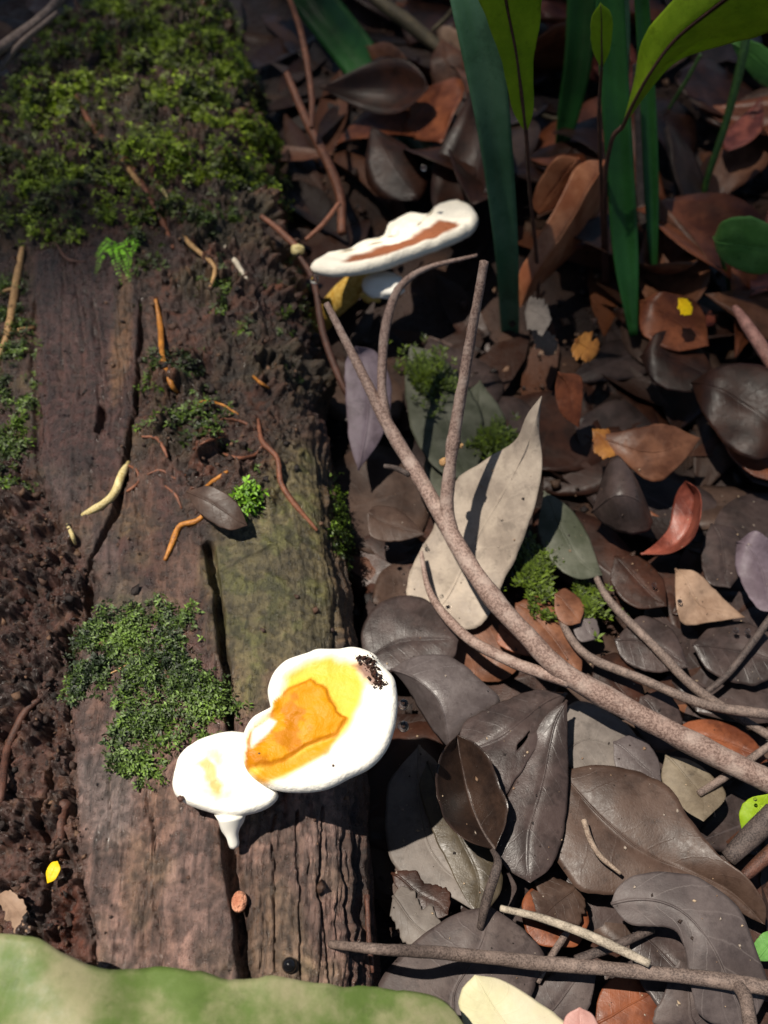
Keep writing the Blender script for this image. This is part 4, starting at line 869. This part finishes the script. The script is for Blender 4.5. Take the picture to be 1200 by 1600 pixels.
# ---------------------------------------------------------------- moss
M_moss = attr_mat('moss', (0.35, 0.6), None, 900, 0.0002, 0.25)
LXf, LYf = LX.ravel(), LY.ravel(); LPf = PL_.reshape(-1, 3); LNf = Nn.reshape(-1, 3)
rowd = np.gradient(yr); cell = (rowd[:, None] * (w[:, None] * (al[-1] / NU)) + 0 * LX).ravel()
def moss(name, label, weight, n, leaf_len, c1_, c2_, height, nl=7):
    pr = weight.ravel() * cell * (LNf[:, 2] > -0.2); pr = pr / pr.sum()
    idx = rng.choice(len(pr), n, p=pr)
    base = LPf[idx] + rng.normal(size=(n, 3)) * 0.0005; nr = LNf[idx]
    hgt = height * (0.3 + rng.random(n)) * (0.6 + 0.8 * fbm(base[:, 0] * 120, base[:, 1] * 120, 2, 9))
    lean = rng.normal(size=(n, 3)) * 0.55; ax = nr + lean; ax /= np.linalg.norm(ax, axis=1, keepdims=True)
    tone = np.clip(fbm(base[:, 0] * 70, base[:, 1] * 70, 3, 14) * 1.6 - 0.35 + rng.normal(size=n) * 0.22, 0, 1)
    Vs, Cs = [], []
    for k in range(nl):
        f = (k + 0.5) / nl
        a = k * 2.4 + rng.random(n) * 1.0
        e1 = np.cross(ax, [0.31, 0.83, 0.45]); e1 /= np.linalg.norm(e1, axis=1, keepdims=True); e2 = np.cross(ax, e1)
        d = e1 * np.cos(a)[:, None] + e2 * np.sin(a)[:, None] + ax * (0.25 + 0.5 * f)
        d /= np.linalg.norm(d, axis=1, keepdims=True)
        sd = np.cross(d, ax); sd /= np.linalg.norm(sd, axis=1, keepdims=True) + 1e-9
        ll = leaf_len * (0.6 + 0.8 * rng.random(n))[:, None] * (1.1 - 0.5 * f)
        p = base + ax * (hgt * f)[:, None]
        droop = -nr * ll * 0.25
        Vs.append(np.stack([p, p + d * ll * 0.5 + sd * ll * 0.20, p + d * ll + droop, p + d * ll * 0.5 - sd * ll * 0.20], 1))
        cc = np.array(c1_) * (1 - tone[:, None]) + np.array(c2_) * tone[:, None]
        cc = cc * (0.5 + 1.0 * rng.random((n, 1)) ** 1.5) * (0.7 + 0.6 * f)
        Cs.append(np.repeat(cc[:, None], 4, 1))
    V = np.concatenate(Vs, 0).reshape(-1, 3); Cc = np.concatenate(Cs, 0).reshape(-1, 3)
    Fq = np.arange(len(V)).reshape(-1, 4)
    o = obj(name, mesh(name, V, Fq, Cc, None, False), M_moss)
    return tag(o, label, 'moss', None, 'stuff')
G1, G2 = S(44, 54, 12), S(158, 186, 36)
clumpy = sm(fbm(LX * 55, LY * 55, 3, 101), 0.42, 0.62)
fine = sm(fbm(LX * 150, LY * 150, 2, 102), 0.40, 0.6)
wt = polymask(LX, LY, lp((-60, 250), (0, 130), (100, 40), (220, 10), (330, 20), (390, 80), (430, 170), (400, 300), (330, 330), (250, 350), (150, 360), (60, 370), (-60, 400)), 0.02) * (0.12 + clumpy) * (0.25 + fine)
moss('moss', 'thick green moss covering the shaded far end of the log', wt, 9000, .0040, G1, G2, .006)
wt = polymask(LX, LY, lp((230, 360), (330, 330), (420, 250), (440, 300), (420, 420), (470, 520), (430, 560), (330, 470), (250, 480)), 0.02) * clumpy * fine + 0.8 * polymask(LX, LY, lp((-40, 480), (30, 440), (45, 560), (30, 760), (-40, 780)), 0.01) * fine + 0.5 * polymask(LX, LY, lp((225, 560), (300, 560), (400, 780), (370, 800), (300, 740), (240, 720)), 0.012) * clumpy * fine
moss('moss', 'sparse dark green moss threading the soil on the log', wt, 3200, .0030, S(36, 50, 14), S(92, 120, 26), .004)
wt = polymask(LX, LY, lp((118, 985), (150, 965), (200, 975), (240, 935), (300, 955), (290, 990), (270, 1030), (300, 1070), (350, 1080), (360, 1110), (330, 1140), (295, 1160), (270, 1190), (230, 1205), (190, 1185), (200, 1130), (180, 1090), (115, 1075), (140, 1030)), 0.010) ** 1.5 * (0.06 + sm(fbm(LX * 130, LY * 130, 3, 103), 0.40, 0.60) * sm(fbm(LX * 60, LY * 60, 2, 104), 0.3, 0.5))
moss('moss', 'sunlit patch of glistening green moss beside the orange fungus', wt, 3700, .0025, S(36, 52, 24), S(112, 142, 56), .0034)
wt = polymask(LX, LY, lp((540, 780), (568, 755), (575, 800), (565, 850), (530, 860), (530, 810)), 0.006) * (0.3 + fine)
moss('moss', 'small green moss tuft on the log shoulder beside the small curled leaf', wt, 700, .0028, S(44, 62, 16), S(110, 140, 32), .005)
def sprig(label, stems, leaf_px, mat):
    """fern-like moss: curved stems with two rows of leaflets; stems: lists of pixels on the log"""
    root = None
    for st in stems:
        pts = []
        for i, (a_, b_) in enumerate(st):
            hp_, hn_ = hit(a_, b_); pts.append(hp_ + hn_ * (.002 + .004 * math.sin(math.pi * (i + .3) / len(st))))
        Q = spline(pts, 16); V = []; 
        for j in range(1, 16):
            T_ = Q[j] - Q[j - 1]; T_ /= np.linalg.norm(T_); sd = np.cross(T_, [0, 0, 1]); sd /= np.linalg.norm(sd); ll = sz(leaf_px, Q[j]) * (1.1 - j / 18) * (.8 + .4 * rng.random())
            for sg in (-1, 1):
                d = sd * sg + T_ * .55 + np.array([0, 0, .25 * rng.normal()]); d /= np.linalg.norm(d); n_ = np.cross(d, [0, 0, 1])
                V += [Q[j], Q[j] + d * ll * .5 + n_ * ll * .17, Q[j] + d * ll + np.array([0, 0, -.0004]), Q[j] + d * ll * .5 - n_ * ll * .17]
        V = np.array(V); c_ = np.tile(np.array(S(140, 215, 36)), (len(V), 1)) * (.6 + .7 * np.repeat(rng.random(len(V) // 4), 4))[:, None]
        if root is None: root = bpy.data.objects.new('moss_sprig', None); COL.objects.link(root); tag(root, label, 'moss')
        obj('frond', mesh('frond', V, np.arange(len(V)).reshape(-1, 4), c_, None, False), mat, root)
sprig('bright fresh green fern-like moss sprig on the wood strip', [[(178, 388), (170, 405), (162, 432)], [(182, 386), (182, 415), (184, 450)], [(188, 384), (200, 400), (204, 440)], [(192, 384), (205, 390), (210, 412)], [(180, 384), (170, 390), (158, 408)], [(186, 384), (192, 410), (196, 446)]], 11, M_moss)
wt = polymask(LX, LY, lp((372, 780), (398, 770), (402, 800), (385, 808)), 0.003)
moss('moss', 'small fresh moss sprig beside the leaf fragment on the log', wt, 40, .0040, S(84, 130, 22), S(130, 180, 40), .006, 8)
# moss on the litter ground
def gmoss(label, cx, cy, z, rpx, n):
    p = atz(cx, cy, z); r = sz(rpx, p); a = rng.random(n) * 6.283; q = np.abs(rng.normal(size=n)) * .6 * r * (0.35 + 1.3 * vn(np.cos(a) * 1.6 + cx, np.sin(a) * 1.6 + cy, 2))
    base = np.stack([p[0] + q * np.cos(a), p[1] + q * np.sin(a) * 1.2, z + 0.003 * (fbm(q * 90 * np.cos(a) + cx, q * 90 * np.sin(a), 2, 3) - .5) - .002 * (q / r)], 1)
    Vs, Cs = [], []
    for k in range(7):
        b = k * 2.4 + rng.random(n); d = np.stack([np.cos(b), np.sin(b), 0.5 + 0.5 * rng.random(n)], 1); sd = np.stack([-np.sin(b), np.cos(b), 0 * b], 1)
        ll = (.0028 * (0.6 + 0.8 * rng.random(n)))[:, None]; pp_ = base + np.array([0, 0, .0006]) * k
        Vs.append(np.stack([pp_, pp_ + d * ll * .5 + sd * ll * .2, pp_ + d * ll, pp_ + d * ll * .5 - sd * ll * .2], 1))
        tn = rng.random((n, 1)); Cs.append(np.repeat((np.array(S(36, 46, 12)) * (1 - tn) + np.array(S(100, 122, 28)) * tn)[:, None], 4, 1))
    V = np.concatenate(Vs).reshape(-1, 3); Cc = np.concatenate(Cs).reshape(-1, 3)
    mound = blob_mesh('mound', (0, 0, 0), 1, 3)
    o = obj('moss', mesh('moss', V, np.arange(len(V)).reshape(-1, 4), Cc, None, False), M_moss)
    tag(o, label, 'moss', None, 'stuff')
    bpy.data.meshes.remove(mound)
gmoss('mossy tuft between the back fungus and the slanting mossy leaf', 665, 590, .024, 34, 420)
gmoss('mossy tuft behind the pale taupe leaf tip', 775, 690, .020, 26, 260)
gmoss('dark mossy lump below the bark-like leaf', 828, 890, .016, 44, 520)
gmoss('mossy patch beside the orange brown leaf piece', 918, 950, .012, 26, 200)

# ---------------------------------------------------------------- crumbs on the log, fragments on the ground
prc = (dirt * 1.0 + soil * 0.55 + 0.03) * top * (LY < 0.7)
prc = prc.ravel() * cell; prc /= prc.sum()
cidx = rng.choice(len(prc), 5200, p=prc)
pal = [S(60, 41, 33), S(42, 28, 23), S(84, 58, 44), S(120, 90, 68), S(70, 50, 42), S(34, 25, 22)]
def pcr(i): j = cidx[i]; return LPf[j] + LNf[j] * .0003, np.array(pal[int(rng.integers(6))]) * (0.7 + 0.6 * rng.random())
o = chunks('wood_crumbs', 3600, pcr, (.0004, .0026), M_crumb); tag(o, 'crumbs of rotten wood strewn over the log top', 'crumbs', None, 'stuff')
def pgr(i):
    x = -0.05 + 0.75 * rng.random(); y = 0.03 + 1.3 * rng.random() ** 1.3
    if x < np.interp(y, EY, ER) - 0.005: return None
    return np.array([x, y, float(ground_z(x, y)) - .004 + .006 * rng.random()]), np.array(pal[int(rng.integers(6))]) * (0.6 + 0.8 * rng.random())
o = chunks('soil_crumbs', 5000, pgr, (.0006, .0050), M_crumb); tag(o, 'dark soil crumbs and rotted bits under the dead leaves', 'soil', None, 'stuff')

didx = rng.choice(len(prc), 420, p=(top * (LY < 0.6) * (LY > 0)).ravel() * cell / ((top * (LY < 0.6) * (LY > 0)).ravel() * cell).sum())  # water beads added to make the wet wood glint
proto = blob_mesh('glint_bead_proto', (0, 0, 0), 1, 1, (1, 1, .8), 0.0, 7)
pv = np.empty(len(proto.vertices) * 3); proto.vertices.foreach_get('co', pv); pv = pv.reshape(-1, 3); pf = [tuple(p_.vertices) for p_ in proto.polygons]
dv, df = [], []
for i, j in enumerate(didx):
    o_ = len(pv) * i; dv.append(pv * (.00025 + .0006 * rng.random() ** 3) + LPf[j] + LNf[j] * .0002); df += [tuple(k + o_ for k in f) for f in pf]
dm = bpy.data.meshes.new('glint_beads'); dm.from_pydata([tuple(v) for v in np.vstack(dv)], [], df); dm.polygons.foreach_set('use_smooth', np.ones(len(dm.polygons), bool)); dm.update()
tag(obj('glint_beads', dm, M_water), 'tiny water beads added for wet glints over the log top', 'glint_beads', None, 'stuff'); bpy.data.meshes.remove(proto)

# ---------------------------------------------------------------- scattered litter leaves
def leaf_template(seed, ln, wd, bend, curlx):
    r = np.random.default_rng(seed); nv, nu = 15, 7; V = []; uv = []
    us = np.linspace(-1, 1, nu); sk = r.normal() * 0.15
    for j in range(nv):
        v = j / (nv - 1); wj = wd / 2 * 1.25 * (math.sin(math.pi * min(1, v ** 0.8 * 0.97 + 0.02)) ** 1.15) * (1 - 0.2 * v)
        ang = bend * (v - 0.5)
        cx = ln * (math.sin(ang) / bend if abs(bend) > 1e-3 else v - 0.5); cz = ln * ((math.cos(ang) - 1) / bend if abs(bend) > 1e-3 else 0)
        for u in us:
            V.append((cx, u * wj + sk * ln * v * (1 - v), cz + curlx * abs(u) ** 1.6 * wj + 0.004 * (float(fbm(v * 5 + seed, u * 2, 2, seed)) - 0.5)))
            uv.append((u * .5 + .5, v))
    return mesh('dead_leaf', np.array(V), gridfaces(nv, nu), None, uv)
temps = [leaf_template(i, (.066 + .016 * (i % 3)), .028 + .007 * (i % 4), (-0.6, 0.4, 1.2, -0.25, 0.6, -1.5, 0.2, 1.6)[i], (0.10, -0.10, 0.35, 0.05, -0.08, 0.5, -0.15, 0.15)[i]) for i in range(8)]
kinds = [('rust', 'rusty orange'), ('brown', 'mid brown'), ('darkbrown', 'very dark brown'), ('charcoal', 'charcoal grey'),
         ('umber', 'dull umber'), ('redbrown', 'reddish brown'), ('tan', 'pale tan')]
shapes = ['arched', 'shallow', 'strongly curled', 'flat', 'gently cupped', 'rolled', 'drooping', 'hooked']
marks = [('beside the back fungus', 640, 430), ('behind the pale taupe leaf', 770, 650), ('beside the crescent red leaf', 1050, 820), ('at the foot of the wide strap leaf', 810, 600),
         ('beneath the pink stem', 1170, 560), ('below the long curled leaf', 830, 480), ('around the upright strap clump', 980, 480), ('under the round green leaf', 1150, 420),
         ('behind the drooping strap leaf', 650, 200), ('between the thin crossing twigs', 1020, 1020), ('under the thick branch end', 1080, 1180), ('beneath the cupped leaf', 700, 1260),
         ('under the large smooth brown leaf', 1010, 1300), ('beneath the veined leaf', 1110, 1480), ('below the long bottom twig', 800, 1540), ('under the branch fork', 830, 1040),
         ('along the log flank', 590, 760), ('at the foot of the fern', 830, 330), ('behind the seedling stem', 1100, 280), ('beyond the olive vine', 720, 100), ('far back in the shade', 1000, 40)]
marks = [(a_, atz(b_, c_, 0.01)) for a_, b_, c_ in marks]
kp = np.array([.19, .18, .42, .03, .07, .08, .02]); kp /= kp.sum()
for me_ in temps: me_.materials.append(LM['brown'])
lr = np.random.default_rng(23)
m2c = atz(620, 410, .02); l14 = atz(850, 440, .02)
cnt = 0; tries = 0
while cnt < 295 and tries < 3000:
    tries += 1
    y = 0.03 + 1.05 * lr.random() ** 0.9; x = -0.02 + (0.16 + 0.52 * y) * lr.random()
    if x < np.interp(y, EY, ER) + 0.012: continue
    if (x - m2c[0]) ** 2 + (y - m2c[1]) ** 2 < .075 ** 2: continue
    if (x - l14[0]) ** 2 + (y - l14[1]) ** 2 < .05 ** 2: continue
    far = y > 0.40
    k = int(lr.choice(7, p=kp if far else np.array([0, .02, .45, .33, .20, 0, 0])))
    ti = int(lr.integers(8)) if far else (0, 1, 3, 4, 6)[int(lr.integers(5))]; o = bpy.data.objects.new('dead_leaf', temps[ti]); COL.objects.link(o)
    o.material_slots[0].link = 'OBJECT'; o.material_slots[0].material = LM[kinds[k][0]]
    tl = (0.5 if far else 0.10)
    s_ = (0.75 + 0.6 * lr.random())
    o.scale = (s_, s_ * (0.8 + 0.5 * lr.random()), s_)
    rx, ry = lr.normal() * tl * .6, lr.normal() * tl * .6
    o.rotation_euler = (rx, ry, lr.random() * 6.283)
    o.location = (x, y, float(ground_z(x, y)) + (0.001 + .004 * lr.random() + (0.014 * lr.random() + .022 * min(1, abs(rx) + abs(ry)) if far else 0)))
    solid(o, .0003)
    mk = min(marks, key=lambda m_: (m_[1][0] - x) ** 2 + (m_[1][1] - y) ** 2)[0]
    tag(o, f'{shapes[ti]} {kinds[k][1]} dead leaf {mk}', 'leaf', f'{kinds[k][1]} leaves scattered in the litter'); cnt += 1

# rotted leaf layer under and around everything
ll = np.random.default_rng(5); n_ = 4200
lx = -0.9 + 2.2 * ll.random(n_); ly = -0.7 + 2.7 * ll.random(n_)
xc_, w_, h_ = logspec(ly); ok = (np.abs(lx - xc_) > w_ + 0.01) | (ly > 0.84); lx, ly = lx[ok], ly[ok]; n_ = len(lx)
a_ = ll.random(n_) * 6.283; L_ = .028 + .034 * ll.random(n_); W_ = L_ * (.16 + .14 * ll.random(n_)); d_ = np.stack([np.cos(a_), np.sin(a_), ll.normal(size=n_) * .10], 1); s2 = np.stack([-np.sin(a_), np.cos(a_), ll.normal(size=n_) * .12], 1)
b_ = np.stack([lx, ly, ground_z(lx, ly) - .005 + .006 * ll.random(n_)], 1); up_ = np.array([0, 0, 1.0]); cu = (ll.normal(size=n_) * .12 * L_)[:, None] * up_; ve = (ll.normal(size=n_) * .10 * L_)[:, None] * up_
rows_ = []
for v_, ww in ((-1, 0.04), (-.55, .75), (0, 1), (.5, .8), (.85, .3), (1, .02)):
    for u_ in (-1, 0, 1): rows_.append(b_ + d_ * (L_ * v_)[:, None] + s2 * (W_ * u_ * ww)[:, None] + cu * v_ * v_ + ve * abs(u_) * ww)
V = np.stack(rows_, 1).reshape(-1, 3); gf = gridfaces(6, 3); Fq = (gf[None] + (np.arange(n_) * 18)[:, None, None]).reshape(-1, 4)
lc = np.array([S(58, 36, 26), S(40, 26, 20), S(88, 54, 36), S(60, 48, 44), S(110, 64, 38)])[ll.choice(5, n_, p=[.34, .3, .16, .14, .06])] * (.6 + .8 * ll.random((n_, 1)))
tag(obj('leaf_litter', mesh('leaf_litter', V, Fq, np.repeat(lc, 18, 0)), attr_mat('litter', (0.35, 0.7), None, 300, 0.0003, 0.6, 0.35)), 'layer of small rotted brown leaves covering the forest floor', 'leaf litter', None, 'stuff')

# specks of dirt fallen on the leaves
bpy.context.view_layer.update(); dg = bpy.context.evaluated_depsgraph_get(); fr_ = np.random.default_rng(9); spots = []
for i in range(900):
    x_ = 0.0 + 0.26 * fr_.random(); y_ = 0.03 + 0.26 * fr_.random()
    ok_, loc_, nor_, _, ob_, _ = SC.ray_cast(dg, Vector((x_, y_, .3)), Vector((0, 0, -1)))
    if ok_ and ob_.name.startswith(('dead_leaf', 'leaf_litter')): spots.append(np.array(loc_))
fcol = [S(200, 175, 145), S(150, 120, 95), S(60, 45, 38), S(40, 30, 27), S(180, 165, 150)]
o = chunks('dirt_specks', len(spots), lambda i: (spots[i] + np.array([0, 0, .0002]), np.array(fcol[int(fr_.integers(5))])), (.00018, .0009), M_crumb)
tag(o, 'fine specks of dirt and wood dust fallen on the sunlit leaves', 'specks', None, 'stuff')

# ---------------------------------------------------------------- unseen tree added overhead to shade the far side
def sunshare(x, y):  # sunlight wanted at each ground spot; shapes the gap in the leaves
    k = sm(x, -0.06, 0.10)                       # the gap reaches further back over the log than over the litter
    ty = (1 - k) * np.interp(y, [-0.5, -0.12, 0.02, 0.20, 0.32, 0.46, 0.60, 0.75, 0.95, 1.2], [0.05, 0.6, 1, 1, 0.74, 0.46, 0.32, 0.20, 0.10, 0.05]) \
        + k * np.interp(y, [-0.5, -0.12, 0.02, 0.20, 0.30, 0.40, 0.55, 0.70, 0.90, 1.2], [0.05, 0.6, 1, 1, 0.52, 0.25, 0.17, 0.12, 0.06, 0.04])
    tx = np.interp(x, [-0.6, -0.30, -0.16, 0.12, 0.20, 0.30, 0.55], [0.05, 0.5, 0.92, 1, 0.85, 0.7, 0.15])
    return np.maximum(ty * tx, 0.98 * np.exp(-(((x - 0.02) / 0.10) ** 2 + ((y - 0.43) / 0.07) ** 2)))  # second gap opened to sun the back fungus
tree = bpy.data.objects.new('added_shade_tree', None); COL.objects.link(tree); tree.location = (0, 0, 0)
tag(tree, 'unseen tree added overhead, its leaves gapped to shape the sun patch on the log', 'tree')
M_trunk = barkmat('trunk_bark', S(70, 58, 48), S(110, 95, 80), 0.8, 30)
obj('added_trunk', tube_mesh('added_trunk', [(-2.6, 3.4, -.1, .26), (-2.5, 3.3, 3, .21), (-2.3, 3.0, 6.5, .16), (-2.0, 2.4, 9.5, .08)], 14, .15, .2, 3), M_trunk, tree)  # added to carry the shading leaves, out of view
for e in ((1.5, 2.2, 8.8), (-4.5, -1.0, 8.6), (-1.2, -2.5, 8.4), (-5.5, 3.0, 8.2), (0.5, 5.0, 8.7)):
    obj('added_limb', tube_mesh('added_limb', [(-2.38, 3.1, 5.6, .09), ((-2.38 + e[0]) / 2, (3.1 + e[1]) / 2, 7.6, .06), (*e, .02)], 8, .15, .2, 4), M_trunk, tree)
def shade_canopy(n, cx, cy, ex, ey, z0, z1_, size):  # added leaves, thinned to pass the sunlight wanted below
    pts = []
    z = z0 + (z1_ - z0) * rng.random(n); gx_ = cx + ex * (rng.random(n) - .5); gy_ = cy + ey * (rng.random(n) - .5)
    cover = n * size * size * .24 * 1.03 / (ex * ey)      # layers of leaf; share of sun let through = exp(-cover * density)
    keep = rng.random(n) < -np.log(np.maximum(sunshare(gx_, gy_), 1e-3)) / cover
    z, gx_, gy_ = z[keep], gx_[keep], gy_[keep]; n = len(z)
    p = np.stack([gx_ + SUN.x / SUN.z * z, gy_ + SUN.y / SUN.z * z, z], 1)
    a = rng.random(n) * 6.283; tl = rng.normal(size=(n, 2)) * .35
    d = np.stack([np.cos(a), np.sin(a), tl[:, 0]], 1); s = np.stack([-np.sin(a), np.cos(a), tl[:, 1]], 1)
    L_ = (size * (.7 + .6 * rng.random(n)))[:, None]
    return np.stack([p - d * L_ / 2, p + s * L_ * .24, p + d * L_ / 2, p - s * L_ * .24], 1).reshape(-1, 3)
A = shade_canopy(26000, 0.1, 0.4, 2.4, 2.4, 7.6, 8.6, .06)
B = shade_canopy(9000, 0.5, 0.8, 16, 16, 7.2, 9.4, .34)
# keep the coarse leaves clear of the gap
Bq = B.reshape(-1, 4, 3); g_ = Bq.mean(1); gg = g_[:, :2] - np.outer(g_[:, 2], [SUN.x / SUN.z, SUN.y / SUN.z])
Bq = Bq[(np.abs(gg[:, 0] - .1) > 1.1) | (np.abs(gg[:, 1] - .4) > 1.1)]
V = np.vstack([A, Bq.reshape(-1, 3)])
m, nt3, b3 = newmat('shade_canopy_leaf'); b3.inputs['Base Color'].default_value = (.05, .10, .025, 1); b3.inputs['Roughness'].default_value = .5
cr_ = obj('shade_crown', mesh('shade_crown', V, np.arange(len(V)).reshape(-1, 4), None, None, False), m, tree); cr_['kind'] = 'stuff'
